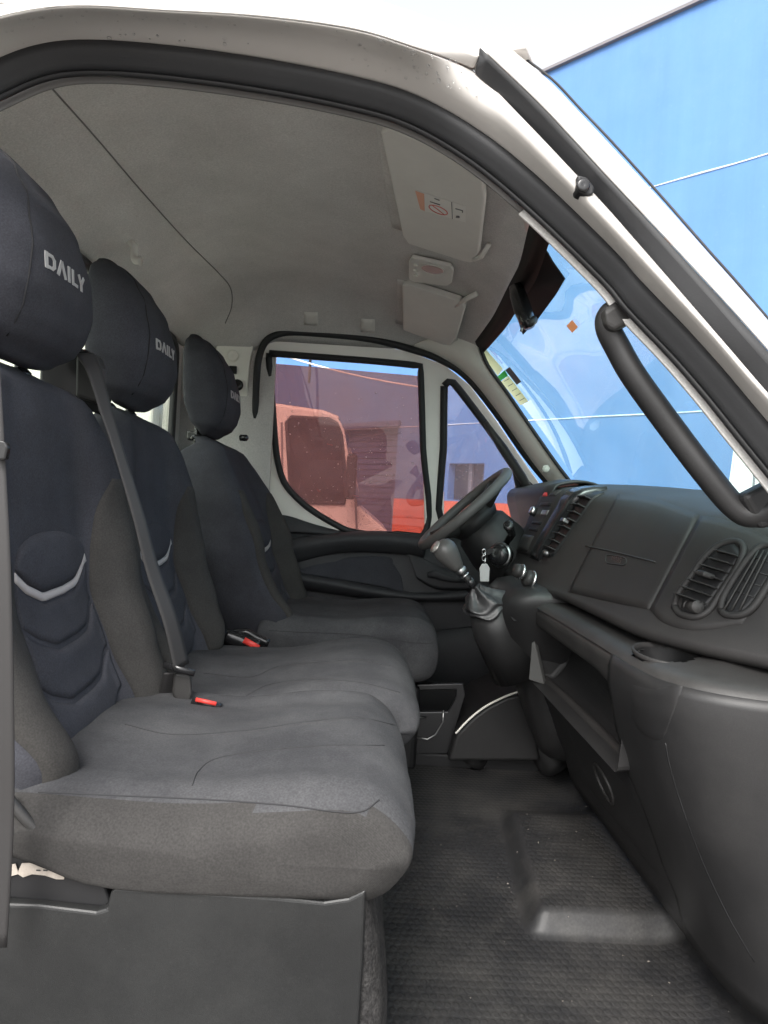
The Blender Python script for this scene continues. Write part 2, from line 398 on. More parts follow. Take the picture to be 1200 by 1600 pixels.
# ================================================================== SETTING
GZ = -0.75
g = obj('ground', ([(-80, -80, GZ), (80, -80, GZ), (80, 80, GZ), (-80, 80, GZ)], [(0, 1, 2, 3)]), M['ground']); g['kind'] = 'structure'

# ------------------------------------------------------------------ building across the yard
W0 = at(750, 783, y=9.0); WD = ray(-500, 727); WD.z = 0; WD.normalize(); WN = Vector((-WD.y, WD.x, 0))
if WN.dot(CAM - W0) < 0: WN = -WN
def wall_s(px, py):
    r = ray(px, py); t = (W0 - CAM).dot(WN) / r.dot(WN); p = CAM + r * t
    return (p - W0).dot(WD), p.z
def wp(s, z, off=0): return Vector((W0.x, W0.y, 0)) + WD * s + WN * off + Vector((0, 0, z))
def wbox(s0, s1, z0, z1, o0, o1):
    V = [wp(s, z, o) for s in (s0, s1) for z in (z0, z1) for o in (o0, o1)]
    return V, [(0, 1, 3, 2), (4, 6, 7, 5), (0, 4, 5, 1), (2, 3, 7, 6), (0, 2, 6, 4), (1, 5, 7, 3)]
bl = thing('building', 'long blue painted workshop wall with an orange band along its base', 'building', tuple(wp(0, GZ)))
ztop = wall_s(980, 57)[1]; zor = wall_s(750, 785)[1]; zj1 = wall_s(1115, 265)[1]; zj2 = wall_s(1000, 648)[1]
SL, SR = 30, -13
da = wall_s(545, 667); db = wall_s(622, 672); dz = da[1]
d0, d1 = db[0], da[0] + .15
wa = wall_s(702, 724); wb_ = wall_s(757, 724)
# wall built round the door and window openings
obj('wall', join(wbox(SR, wb_[0], zor, ztop, -.3, 0), wbox(wb_[0], wa[0], wa[1], ztop, -.3, 0), wbox(wa[0], d0, zor, ztop, -.3, 0),
                 wbox(d0, d1, dz, ztop, -.3, 0), wbox(d1, SL, zor, ztop, -.3, 0), wbox(wb_[0], wa[0], zor, zor + .02, -.3, 0)), M['wall'], bl, smooth=False)
obj('orange_band', join(wbox(SR, d0, GZ, zor, -.3, .006), wbox(d1, SL, GZ, zor, -.3, .006)), M['orange'], bl, smooth=False)
obj('roof_capping', wbox(SR, SL, ztop, ztop + .035, -.32, .05), M['stick_grey'], bl, smooth=False)
for zz, th in ((zj1, .022), (zj2, .018)):
    pts = [wp(lerp(SR, SL, k / 120), zz + random.uniform(-.006, .006), .003) for k in range(121)]
    obj('panel_joint', tube(pts, [random.uniform(.6, 1.2) * th * .5 for _ in pts], 6), M['joint'], bl)
sh = obj('roller_shutter', wbox(d0, d1, GZ, dz, -.2, -.16), M['shutter'], bl, smooth=False)
k = 0
while GZ + k * .09 < dz - .05:
    z0 = GZ + k * .09
    obj('slat', wbox(d0 + .02, d1 - .02, z0 + .008, z0 + .082, -.16, -.135), M['shutter'], sh, smooth=False); k += 1
obj('shutter_housing', wbox(d0 - .05, d1 + .05, dz - .04, dz + .05, 0, .05), M['shutter'], bl, smooth=False)
wi = obj('window', wbox(wb_[0], wa[0], zor + .02, wa[1], -.2, -.14), M['glass_truck'], bl, smooth=False)
for s in (lerp(wb_[0], wa[0], .5),): obj('mullion', wbox(s - .03, s + .03, zor + .02, wa[1], -.14, -.1), M['stick_grey'], wi, smooth=False)
wl_s, wl_z = wall_s(486, 560)
lm = obj('wall_lamp_conduit', wbox(wl_s - .02, wl_s + .02, wall_s(486, 598)[1], wl_z + 1.2, .0, .03), M['black'], bl, smooth=False)

# ------------------------------------------------------------------ white truck seen through the driver's window
TY = 4.0
def tp(px, py, y=TY): return at(px, py, y=y)
tr = thing('parked_truck', 'pale truck cab parked beyond the driver door window', 'truck', (-.4, TY + .8, GZ))
side = [tp(330, 618), tp(430, 632), tp(505, 643), tp(528, 652), tp(538, 672), tp(558, 792), tp(604, 833), tp(612, 900), tp(612, 1130), tp(330, 1130)]
win = [tp(448, 660), tp(455, 652), tp(515, 655), tp(526, 662), tp(533, 680), tp(541, 765), tp(538, 786), tp(455, 786)]
obj('cab_side', plate(side, [win], (0, .05, 0)), M['door_paint'], tr, smooth=False, bevel=.01)
obj('side_window', plate([p + Vector((0, .03, 0)) for p in win], [], (0, .01, 0)), M['glass_truck'], tr, smooth=False)
top = side[0:7]
obj('bonnet_and_roof', grid([[p + Vector((0, .02, 0)) for p in side[5:9]], [p + Vector((0, 1.9, 0)) for p in side[5:9]]]), M['door_paint'], tr, smooth=False, solid=.02)
obj('roof', grid([[p + Vector((0, .02, 0)) for p in side[0:4]], [p + Vector((0, 1.9, 0)) for p in side[0:4]]]), M['door_paint'], tr, smooth=False, solid=.02)
obj('windscreen', grid([[side[3] + Vector((0, .04, 0)), side[5] + Vector((0, .04, 0))], [side[3] + Vector((0, 1.86, 0)), side[5] + Vector((0, 1.86, 0))]]), M['glass_truck'], tr, smooth=False, solid=.01)
obj('far_side', plate([p + Vector((0, 1.85, 0)) for p in side], [], (0, .04, 0)), M['door_paint'], tr, smooth=False)
obj('door_gap', tube([tp(a, b, TY - .002) for a, b in ((440, 660), (442, 790), (446, 900))], .006, 6), M['stick_grey'], tr)
obj('door_gap', tube([tp(a, b, TY - .002) for a, b in ((546, 700), (556, 792), (560, 900))], .006, 6), M['stick_grey'], tr)
obj('side_mirror', box(tp(549, 745, TY - .12), (.06, .10, .26)), M['black'], tr, smooth=False, bevel=.02)
obj('window_rubber', tube([p + Vector((0, -.004, 0)) for p in win], .012, 8, closed=True), M['black'], tr)
obj('cargo_box', box((-4.2, TY + .95, .95), (5.9, 2.2, 2.9)), M['door_paint'], tr, smooth=False, bevel=.02)
for xx in (-1.0, .35):
    w = obj('wheel', lathe([(.05, -.1), (.34, -.1), (.36, -.06), (.36, .08), (.34, .1), (.05, .1)], (xx - .2, TY + .12, GZ + .36), (0, 1, 0), 28), M['rubber'], tr)
    obj('rim', lathe([(.02, -.12), (.2, -.12), (.21, -.10), (.02, -.10)], (xx - .2, TY + .12, GZ + .36), (0, 1, 0), 20), M['steel'], w)

# ------------------------------------------------------------------ white vehicle beyond the windscreen
VY = 4.4
wv = thing('parked_van', 'white van body standing beyond the near corner of the windscreen', 'van', (3.6, VY + .9, GZ))
a0 = at(1157, 640, y=VY); a1 = at(1141, 770, y=VY)
vs = [Vector((a1.x - .03, VY, -.35)), Vector((a1.x, VY, a1.z)), Vector((a0.x, VY, a0.z)), Vector((a0.x + .05, VY, 1.55)), Vector((a0.x + .15, VY, 1.68)), Vector((6.6, VY, 1.72)), Vector((6.6, VY, -.35))]
gw = [at(1194, 712, y=VY), at(1200, 700, y=VY), at(1290, 690, y=VY), at(1290, 765, y=VY), at(1205, 768, y=VY), at(1196, 750, y=VY)]
_u = Vector((.83, -.55, 0)); _v = Vector((.55, .83, 0))
def _rot(P): return [Vector((a0.x, VY, 0)) + _u * (p.x - a0.x) + Vector((0, 0, p.z)) for p in P]
vs = _rot(vs); gw = _rot(gw)
obj('body_side', plate(vs, [gw], _v * .06), M['door_paint'], wv, smooth=False, bevel=.01)
obj('body_rear', grid([[p + _v * .03 for p in vs[:6]], [p + _v * 1.9 for p in vs[:6]]]), M['door_paint'], wv, smooth=False, solid=.03)
obj('side_window', plate([p + _v * .03 for p in gw], [], _v * .02), mat('green_glass', (.14, .22, .18), .1), wv, smooth=False)
sp = [p - _v * .003 for p in _rot([at(1180, 660, y=VY), at(1173, 780, y=VY), at(1165, 900, y=VY)])]
obj('door_gap', tube(sp, .008, 6), M['stick_grey'], wv)
for xx in (.9, 3.4):
    c = Vector((a0.x, VY, 0)) + _u * xx + _v * .14
    w = obj('wheel', lathe([(.05, -.1), (.34, -.1), (.36, -.06), (.36, .08), (.34, .1), (.05, .1)], (c.x, c.y, GZ + .36), _v, 28), M['rubber'], wv)
# ------------------------------------------------------------------ overhead cable
p0 = at(380, 545, y=7.5); p1 = at(760, 628, y=6.8)
obj_c = obj('overhead_cable', tube([p0.lerp(p1, k / 20) + Vector((0, 0, -.10 * 4 * (k / 20) * (1 - k / 20) + .08)) for k in range(-12, 17)], .009, 6), M['paper'])
tag(obj_c, 'thin pale cable hanging across the yard behind the driver window', 'cable')

# ================================================================== VAN CAB SHELL
cab = thing('van_cab', 'white van cab shell seen through its open passenger doorway', 'van', (0, 1.66, GZ))
YN, YF = .93, 2.44                      # headliner side edges
HX = tab([.86, 1.0, 1.27, 1.6, 2.0, 2.45], [.14, .205, .296, .333, .347, .338])
zc_ = tab([-.70, -.64, -.55, -.40, -.1, .12, .22, .40], [1.30, 1.36, 1.43, 1.475, 1.485, 1.445, 1.42, 1.335])
def hl(x, y):
    u = (y - YN) / (YF - YN); s = abs(2 * u - 1)
    zs = 1.335 - .05 * sst(.1, .4, x) - (.04 * (1 - sst(-.46, -.36, x)) if u > .5 else 0)
    return zs + (zc_(x) - zs) * (1 - s ** 5)
rows = []
for i in range(61):
    t = i / 60; row = []
    for j in range(61):
        y = lerp(YN, YF, j / 60); x = lerp(-.70, HX(y), t)
        row.append((x, y, hl(x, y)))
    rows.append(row)
head = obj('headliner', grid(rows), M['felt'], cab)
BH = bvh_of(head)
head.modifiers.new('thick', 'SOLIDIFY').thickness = .012
head.modifiers['thick'].offset = 1
# rear seam of the headliner, coat hook, clips
sm = [hit(BH, p.x, p.y) for p in cr([(76, 132, 0), (150, 215, 0), (220, 297, 0), (290, 375, 0), (340, 425, 0), (360, 450, 0), (362, 478, 0), (352, 505, 0)], 8)]
obj('headliner_seam', tube([h[0] + h[1] * .0002 for h in sm if h], .0017, 6), mat('liner_seam', (.16, .155, .15), .9), head)
h = hit(BH, 203, 378)
hk = obj('coat_hook', tube(cr([h[0] + Vector((0, 0, .0)), h[0] + Vector((.012, -.004, -.012)), h[0] + Vector((.014, -.008, -.03)), h[0] + Vector((.02, -.014, -.048)), h[0] + Vector((.034, -.018, -.05))], 5), [.009] * 20 + [.012], 10), M['visor'], cab)
for q in ((486, 497), (575, 508)):
    obj('clip_cover', drape(BH, [(q[0] - 11, q[1] - 10), (q[0] + 11, q[1] - 9)], [(q[0] - 11, q[1] + 10), (q[0] + 11, q[1] + 11)], .006, 4, 5, smooth=False), M['visor'], head)
# floor tub + seat plinth area
obj('cab_floor', grid([[(x, y, -.012) for y in (.66, 1.2, 1.8, 2.62)] for x in (-.72, -.2, .3, 1.0)]), M['black'], cab, smooth=False, solid=.01)
obj('far_sill_panel', grid([[(x, 2.625, z) for x in (-.75, .2, 1.0)] for z in (-.4, .2, .60)]), M['black'], cab, smooth=False, solid=.01)
obj('firewall', grid([[(.80, y, z) for y in (.70, 1.6, 2.62)] for z in (-.01, .4, .75)]), M['black'], cab, smooth=False, solid=.01)
# rear wall with the rear window
rw = [Vector((-.705, .72, -.01)), Vector((-.705, 2.60, -.01)), Vector((-.705, 2.60, .75)), Vector((-.705, 2.46, 1.34)), Vector((-.705, .92, 1.34)), Vector((-.705, .72, .75))]
def rrect(y0, y1, z0, z1, r, x, n=5):
    P = []
    for cy, cz, a in ((y1 - r, z1 - r, 0), (y0 + r, z1 - r, 90), (y0 + r, z0 + r, 180), (y1 - r, z0 + r, 270)):
        for k in range(n + 1): P.append(Vector((x, cy + r * math.cos(R(a + 90 * k / n)), cz + r * math.sin(R(a + 90 * k / n)))))
    return P
rh = rrect(1.02, 2.37, .84, 1.298, .06, -.705)
obj('rear_wall', plate(rw, [rh], (-.03, 0, 0)), M['felt'], cab, smooth=False)
obj('rear_window', plate([p + Vector((-.012, 0, 0)) for p in rh], [], (-.004, 0, 0)), M['glass_rear'], cab, smooth=False)
obj('rear_window_seal', tube([p + Vector((.004, 0, 0)) for p in rh], .013, 8, closed=True), M['rubber'], cab)
obj('far_rear_quarter', plate([Vector((-.73, 2.49, .5)), Vector((-.37, 2.49, .5)), Vector((-.37, 2.46, 1.42)), Vector((-.73, 2.46, 1.42))], [], (0, .02, 0)), M['felt'], cab, smooth=False)
# ---- far (driver's) side of the cab: door aperture, pillars
def fy(z): return 2.60 if z < .72 else lerp(2.60, 2.45, min(1, (z - .72) / .62))
def fat(px, py, off=0):
    y = 2.5
    for _ in range(6): y = fy(at(px, py, y=y).z) + off
    return at(px, py, y=y)
seal_px = [(397, 800), (398, 720), (399, 650), (401, 590), (405, 557), (415, 534), (432, 523), (460, 519), (520, 523), (580, 530), (640, 545), (690, 563), (730, 590), (775, 645), (820, 710), (862, 762)]
sealF = [fat(p.x, p.y, -.034) for p in cr([(a, b, 0) for a, b in seal_px], 5)]
obj('driver_door_seal', tube(sealF, .0125, 10), M['rubber'], cab)
# cream B pillar panel with bolts
bp_px = [(338, 540), (345, 532), (392, 532), (398, 534), (391, 560), (387, 600), (385, 730), (385, 800), (330, 800)]
bp = [fat(a, b, -.03) for a, b in bp_px]
bpil = obj('b_pillar_panel', plate(bp, [], (0, .05, 0)), M['trim'], cab, smooth=False, bevel=.004)
c = fat(364, 556, -.03)
obj('pillar_bolt_cap', lathe([(.021, 0), (.021, .006), (.017, .009), (.012, .006), (.0, .006)], c, (0, -1, 0), 20), M['trim'], bpil)
obj('pillar_slot', box(fat(364, 578, -.032), (.028, .012, .028)), M['gloss'], bpil, smooth=False, bevel=.003)
obj('belt_anchor', lathe([(.020, 0), (.021, .006), (.018, .012), (.008, .014), (.0, .014)], fat(371, 602, -.034), (.2, -1, 0), 20), M['gloss'], bpil)
# headliner-to-A-pillar cantrail + cream A pillar trim (far side)
wsF = [(746, 527), (750, 548), (762, 575), (790, 614), (830, 672), (865, 722), (892, 757)]
ap_o = [(640, 541), (690, 562), (731, 590), (776, 645), (822, 711), (850, 748), (868, 768)]
A = [fat(p.x, p.y, -.015) for p in resamp(cr([(a, b, 0) for a, b in ap_o], 5), 24)]
yW = lambda t: lerp(2.31, 2.40, t)
Bp = resamp(cr([(a, b, 0) for a, b in wsF], 5), 24)
B = [at(p.x, p.y, y=yW(i / 23)) for i, p in enumerate(Bp)]
Mid = [a.lerp(b, .5) + Vector((-.03, -.02, .012)) for a, b in zip(A, B)]
R1 = [a.lerp(b, .22) + Vector((-.018, -.014, .006)) for a, b in zip(A, B)]
R2 = [a.lerp(b, .8) + Vector((-.018, -.01, .006)) for a, b in zip(A, B)]
obj('a_pillar_trim', grid([A, R1, Mid, R2, B]), M['trim'], cab, sub=1, solid=.004)
q = at(853, 733, y=2.34)
obj('pillar_grommet', lathe([(.015, 0), (.015, .003), (.0, .004)], q, (-.6, -1, .2), 6), mat('grommet', (.30, .29, .27), .9, spec=.1), cab)

# ---- windscreen
base_x = lambda y: .80 + .13 * (1 - ((y - 1.66) / .8) ** 2) - .18 * (1 - sst(.82, 1.3, y))
def ws(y, t):
    a = Vector((HX(y), y, 1.34)); b = Vector((base_x(y), lerp(y, 1.66 + (y - 1.66) * 1.07, 1), .79))
    p = a.lerp(b, t); return p + Vector((.012, 0, .02)) * math.sin(math.pi * t)
rows = [[ws(lerp(.86, 2.40, j / 30), i / 14) for j in range(31)] for i in range(15)]
wsg = obj('windscreen', grid(rows), M['glass_ws'], cab)
_wv, _wf = grid([[ws(lerp(.7, 2.6, j / 30), lerp(-.3, 1.1, i / 14)) for j in range(31)] for i in range(15)])
BW = BVHTree.FromPolygons(_wv, _wf)
# frit: black border along header and far edge
fr_t = [ws(lerp(.9, 2.36, j / 30), -.02) + Vector((-.006, 0, -.006)) for j in range(31)]
fr_b = [ws(lerp(.9, 2.36, j / 30), .045) + Vector((-.006, 0, -.006)) for j in range(31)]
obj('windscreen_frit', grid([fr_t, fr_b]), M['frit'], cab, solid=.002)
obj('windscreen_edge_seal', tube([b + Vector((.004, -.006, 0)) for b in B], .0065, 8), M['rubber'], cab)
# sensor mask in the glass behind the mirror foot
mask = [(851, 338), (858, 345), (853, 380), (867, 405), (886, 432), (872, 456), (842, 497), (820, 520), (806, 480), (790, 474), (819, 430), (838, 383)]
def on_ws(px, py, off=.006):
    hh = hit(BW, px, py); return hh[0] + hh[1] * off
obj('sensor_mask', plate([on_ws(a, b, .008) for a, b in mask], [], (.002, 0, .002)), M['frit'], cab, smooth=False)

# ================================================================== NEAR DOORWAY (bodywork round the passenger door)
# stations from the rear bottom corner over the roof and down the A pillar: sight lines of each body line
so_px = [(-165, 340), (-135, 215), (-85, 148), (-25, 108), (50, 76), (130, 66), (250, 73), (400, 93), (550, 122), (650, 152), (750, 208), (850, 288), (970, 402), (1016, 455), (1085, 526), (1142, 590), (1200, 660), (1300, 780)]
si_px = [(-20, 350), (-5, 215), (15, 160), (45, 128), (90, 114), (150, 113), (260, 122), (400, 140), (540, 168), (630, 202), (710, 248), (790, 318), (925, 400), (968, 455), (1040, 545), (1100, 630), (1165, 706), (1270, 830)]
yS = [.80, .83, .86, .885, .895, .90, .90, .90, .90, .895, .885, .87, .845, .83, .81, .79, .77, .74]
k = 6
def px3(pl, yl): return cr([at(a, b, y=y) for (a, b), y in zip(pl, yl)], k)
SO = px3(so_px, yS)
def seal_in(P, w):
    out = []
    for i, p in enumerate(P):
        t = (P[min(i + 2, len(P) - 1)] - P[max(i - 2, 0)]).normalized(); n_ = t.cross(Vector((0, 1, 0))).normalized()
        if n_.dot(Vector((-.05, p.y, .6)) - p) < 0: n_ = -n_
        out.append(p + n_ * w + Vector((0, .012, 0)))
    return out
SI = seal_in(SO, .028)
cen = [a.lerp(b, .5) for a, b in zip(SO, SI)]
wid = [(a - b).length * .5 for a, b in zip(SO, SI)]
# rubber profile: round bulb outside, lip inside
rows = []
for i, (a, b, c_, w_) in enumerate(zip(SO, SI, cen, wid)):
    e = (b - a).normalized(); Yv = Vector((0, 1, 0)); row = []
    for q in range(16):
        th = 2 * math.pi * q / 16
        u = math.cos(th); v = math.sin(th)
        bulge = .55 if v < 0 else .5
        row.append(c_ + e * (w_ * u) + Yv * (w_ * bulge * v - .004 * (u < 0)))
    rows.append(row)
obj('passenger_door_seal', grid(rows, True, True), M['rubber'], cab)
obj('seal_lip', tube([b + Vector((0, .006, 0)) for b in SI], .0045, 8), M['black'], cab)
# inner cream/grey trim lip behind the seal (A pillar and rear corner)
L0 = [p + Vector((0, .022, 0)) for p in seal_in(SO, .0345)]; L1 = [p + Vector((0, .026, 0)) for p in seal_in(SO, .012)]
L0t = [p + Vector((0, .022, 0)) for p in seal_in(SO, .0315)]
nA = 11 * k
obj('doorway_trim', grid([L0t[:nA + 1], L1[:nA + 1]]), mat('liner_edge', (.16, .155, .15), .9), cab, solid=.004)
obj('a_pillar_lip', grid([L0[nA:], L1[nA:]]), M['felt_front'], cab, solid=.004)
# painted frame: from seal out to the roof gutter / windscreen strip
r1 = [(-210, 330), (-175, 180), (-115, 110), (-45, 72), (45, 43), (130, 33), (250, 38), (400, 52), (550, 78), (640, 105), (742, 160), (800, 200), (905, 305), (960, 360), (1035, 440), (1105, 515), (1170, 590), (1290, 720)]
r2 = [(-240, 310), (-200, 150), (-130, 80), (-55, 44), (42, 18), (130, 10), (250, 17), (400, 26), (550, 46), (650, 76), (742, 112), (804, 171), (933, 308), (992, 375), (1075, 471), (1140, 548), (1200, 618), (1310, 745)]
y1 = [y - .035 for y in yS]; y2 = [y - .012 for y in yS]
y2 = [y - .075 if i < 10 else y - .03 for i, y in enumerate(yS)]
P1 = px3(r1, y1); P2 = px3(r2, y2)
P0 = [a + Vector((0, .006, 0)) for a in SO]
P01 = [a.lerp(b, .45) + Vector((0, -.004, 0)) for a, b in zip(P0, P1)]
P12 = [a.lerp(b, .5) + Vector((0, -.004, 0)) for a, b in zip(P1, P2)]
frame_o = obj('door_frame_paint', grid([P0, P01, P1, P12, P2]), M['paint'], cab, sub=1, solid=.003)
# roof edge: turns over from the frame to the roof skin (rear and top only)
n10 = 10 * k + 1
r3 = [(-270, 290), (-225, 120), (-150, 55), (-65, 22), (40, 2), (130, -4), (300, 1), (450, 8), (580, 24), (680, 58), (752, 84)]
P3 = px3(r3, [y - .05 for y in yS[:11]])
P4 = [p + Vector((0, .05, .03)) for p in P3]; P5 = [p + Vector((0, .14, .12)) for p in P3]; P6 = [Vector((p.x, 1.66, 1.64)) for p in P3]
P2t = P2[:n10]
P23 = [a.lerp(b, .5) + Vector((0, -.004, .003)) for a, b in zip(P2t, P3)]
obj('roof_edge', grid([P2t, P23, P3, P4]), M['paint'], cab, sub=1, solid=.003)
_j = 4 * k
_ext = lambda L: [L[_j] + Vector((-.35, 0, 0))] + L[_j:]
obj('roof_skin', grid([_ext(P4), _ext(P5), _ext(P6), _ext([Vector((p.x, 2.50, 1.52)) for p in P3])]), M['paint'], cab, solid=.004)
# front roof skin closing the header above the windscreen
rows = [[(lerp(p.x, HX(p.y) + .02, t), p.y, lerp(p.z, 1.375, t)) for t in (0, .33, .66, 1)] for p in [P4[-1], P5[-1], P6[-1], Vector((P3[-1].x, 2.45, 1.50))]]
obj('front_roof_skin', grid(rows), M['paint'], cab, solid=.004)
# black windscreen strip on the A pillar
sL = [(744, 112), (804, 171), (875, 246), (933, 308), (992, 375), (1075, 471), (1140, 548), (1200, 618), (1310, 745)]
sR = [(750, 75), (837, 158), (895, 219), (950, 279), (1033, 367), (1137, 479), (1190, 538), (1250, 605), (1360, 725)]
ys = [.85, .845, .84, .825, .81, .785, .77, .755, .72]
Q0 = px3(sL, ys); Q1 = px3(sR, [y - .012 for y in ys])
Qm = [a.lerp(b, .5) + Vector((0, -.008, 0)) for a, b in zip(Q0, Q1)]
Qa = [a.lerp(b, .62) + Vector((0, .004, 0)) for a, b in zip(Q0, Q1)]
Q0d = [a + Vector((0, .03, 0)) for a in Q0]
obj('windscreen_side_strip', grid([Q0d, Q0, Qm, Qa, Q1]), M['rubber'], cab, solid=.003, auto=25)
# outer painted edge of the A pillar, turning towards the windscreen
sE = [(812, 82), (862, 120), (905, 165), (950, 212), (1030, 300), (1100, 380), (1150, 436), (1205, 500), (1320, 630)]
E0 = px3(sE, [y + .05 for y in ys])
Em = [a.lerp(b, .45) + Vector((0, -.012, 0)) for a, b in zip(Q1, E0)]
obj('a_pillar_paint', grid([Q1, Em, E0, [p + Vector((.03, .10, -.01)) for p in E0]]), M['paint'], cab, sub=1, solid=.003)
obj('windscreen_outer_seal', tube([p + Vector((.003, .006, 0)) for p in E0], .0018, 6), M['rubber'], cab)
# end cap of the strip, bolt and bracket
bb = at(911, 290, y=.803)
br = obj('strip_bracket', plate([at(a, b, y=.805) for a, b in ((902, 272), (918, 276), (930, 292), (928, 303), (918, 306), (902, 298))], [], (0, .02, 0)), M['black'], cab, smooth=False, bevel=.003)
obj('bracket_screw', lathe([(.008, 0), (.008, .0015), (.006, .003), (.002, .002), (.0, .002)], bb, (0, -1, 0), 16), M['gloss'], br)
obj('frame_joint', tube([at(867, 275, y=.848), at(873, 262, y=.842), at(880, 252, y=.836)], .0012, 6), M['seam'], cab)
# B pillar / rear of the doorway below the frame corner, sill
obj('b_pillar_outer', box((-.60, .72, .3), (.10, .10, 2.0)), M['paint'], cab, smooth=False, bevel=.02)
obj('door_sill', box((.15, .70, -.10), (1.5, .16, .22)), M['plastic'], cab, smooth=False, bevel=.03)
# nose of the van ahead of the doorway
nose = [Vector((x, .72, z)) for x, z in ((.815, -.45), (.815, .735), (1.05, .735), (1.30, .66), (1.52, .48), (1.58, .2), (1.58, -.40), (1.35, -.42), (1.25, -.2), (1.05, -.2), (.95, -.42))]
obj('front_body', plate(nose, [], (0, 1.90, 0)), M['paint'], cab, smooth=False, bevel=.03)
# rain drops on the paint
BF = bvh_of(frame_o)
bmx = []
for _ in range(170):
    if random.random() < .55: x, y = random.uniform(0, 740), None
    else: x, y = random.uniform(560, 790), None
    y = random.uniform(4, 70) + max(0, (x - 450)) * .28
    hh = hit(BF, x, y)
    if not hh: continue
    r = random.choice((.0012, .0015, .002, .0028)) * random.uniform(.7, 1.2)
    bmx.append(lathe([(r, -.0002), (r * .9, r * .35), (r * .5, r * .6), (.00005, r * .68)], hh[0] + hh[1] * .0017, hh[1], 8))
M['water'] = glass('water', (.97, .97, .97), 1.0)
obj('rain_drops', join(*bmx), M['water'], cab, kind='stuff')

# ================================================================== DRIVER'S DOOR
M['door_card'] = mat('door_card', (.036, .0365, .040), .6, spec=.35, var=.12, var_scale=6, dust=(.08, .08, .08), dust_amt=.2, bump=.15, bump_scale=900, grain=.15, grain_scale=500)
dr = thing('driver_door', 'closed driver door with cream frame, pink tinted window and dark trim', 'door', (0, 2.6, 0))
def d_at(px, py, off=0): return fat(px, py, off)
outer = [(397, 860), (398, 720), (400, 620), (404, 565), (414, 540), (434, 529), (470, 526), (560, 533), (640, 549), (695, 570), (735, 602), (775, 655), (815, 715), (850, 765), (850, 860)]
w_px = [(421, 552), (500, 558), (580, 564), (650, 571), (656, 575), (658, 600), (661, 700), (664, 835), (560, 832), (525, 820), (480, 792), (448, 760), (436, 730), (430, 690), (425, 620), (420, 558)]
q_px = [(694, 603), (700, 597), (708, 598), (735, 632), (765, 672), (790, 708), (806, 735), (808, 830), (694, 830), (693, 700)]
OU = [d_at(*p) for p in outer]; WI = [d_at(*p) for p in w_px]; QU = [d_at(*p) for p in q_px]
obj('door_frame', plate(OU, [WI, QU], (0, .03, 0)), M['door_paint'], dr, smooth=False, bevel=.004)
# window glass, slightly lowered at the top: the gap shows the wall directly
gl = [p.copy() for p in [d_at(a, b, .018) for a, b in [(416, 567), (500, 574), (580, 581), (662, 588), (670, 700), (672, 850), (555, 845), (515, 828), (470, 800), (438, 768), (424, 730), (418, 690)]]]
wg = obj('window_glass', plate(gl, [], (0, .004, 0)), M['glass_pink'], dr, smooth=False)
wgs = [d_at(p.x, p.y, -.002) for p in resamp(cr([(a, b, 0) for a, b in w_px] + [(421, 552, 0)], 4), 90)]
obj('window_seal', tube(wgs, .0125, 8), M['rubber'], dr)
qg = obj('quarter_glass', plate([d_at(a, b, .018) for a, b in q_px], [], (0, .004, 0)), M['glass_q'], dr, smooth=False)
qs = [d_at(p.x, p.y, -.002) for p in resamp(cr([(a, b, 0) for a, b in q_px + q_px[:1]], 3), 70)]
obj('quarter_seal', tube(qs, .014, 8), M['rubber'], dr)
# inner glazing bar / handle on the front pillar side of the quarter window
obj('quarter_trim_bar', tube([d_at(a, b, -.02) for a, b in ((758, 660), (785, 700), (815, 745), (840, 790))], [.01, .018, .018, .014], 10), M['plastic_grey'], dr)
obj('mirror_sail', plate([d_at(a, b, -.01) for a, b in ((808, 735), (850, 772), (852, 850), (806, 850))], [], (0, .03, 0)), M['black'], dr, smooth=False)
# raindrops on the glass
dd = []
for _ in range(260):
    u = random.random() ** .6
    x = lerp(440, 660, random.random()); y = lerp(600, 830, u)
    p = d_at(x, y, .014); r = random.uniform(.0012, .0032)
    if y > 700 + (x < 500) * (500 - x) * -.2 and x < 470: continue
    dd.append(lathe([(r, 0), (r * .8, r * .4), (.0001, r * .6)], p, (0, -1, 0), 6))
for _ in range(90):
    x = random.uniform(700, 760); y = random.uniform(725, 785); r = random.uniform(.0012, .0028)
    dd.append(lathe([(r, 0), (r * .8, r * .4), (.0001, r * .6)], d_at(x, y, .014), (0, -1, 0), 6))
M['drop'] = glass('drop', (.9, .8, .8), 1.0, .15); M['drop'].node_tree.nodes['Math.001'].inputs[2].default_value = .4
obj('rain_drops', join(*dd), M['drop'], dr, kind='stuff')
# lower trim: dark panel, sill pad, armrest, pocket, handle
def dstrip(name, curves, mm, solid=.006, sub=1, n=28):
    rows = [[d_at(p.x, p.y, o) for p in resamp(cr([(a, b, 0) for a, b in c], 5), n)] for c, o in curves]
    return obj(name, grid(rows), M[mm], dr, sub=sub, solid=solid)
dstrip('lower_panel', [([(430, 800), (480, 822), (560, 838), (660, 835), (860, 835)], -.006), ([(430, 870), (560, 880), (660, 880), (860, 880)], -.03), ([(430, 960), (560, 975), (660, 985), (860, 990)], -.04), ([(430, 1080), (560, 1095), (660, 1100), (860, 1110)], -.03)], 'door_card', sub=0)
dstrip('rear_corner_trim', [([(434, 802), (455, 806), (490, 818), (540, 832)], -.012), ([(440, 835), (470, 834), (520, 836), (560, 838)], -.03)], 'door_card')
dstrip('sill_pad', [([(440, 842), (500, 835), (560, 830), (620, 831), (675, 838)], -.012), ([(440, 846), (500, 838), (560, 833), (620, 834), (670, 842)], -.06), ([(450, 852), (510, 843), (570, 839), (620, 841), (668, 848)], -.085), ([(455, 866), (520, 853), (580, 850), (640, 856), (664, 860)], -.075), ([(455, 882), (520, 866), (580, 863), (640, 868), (664, 872)], -.035)], 'door_card')
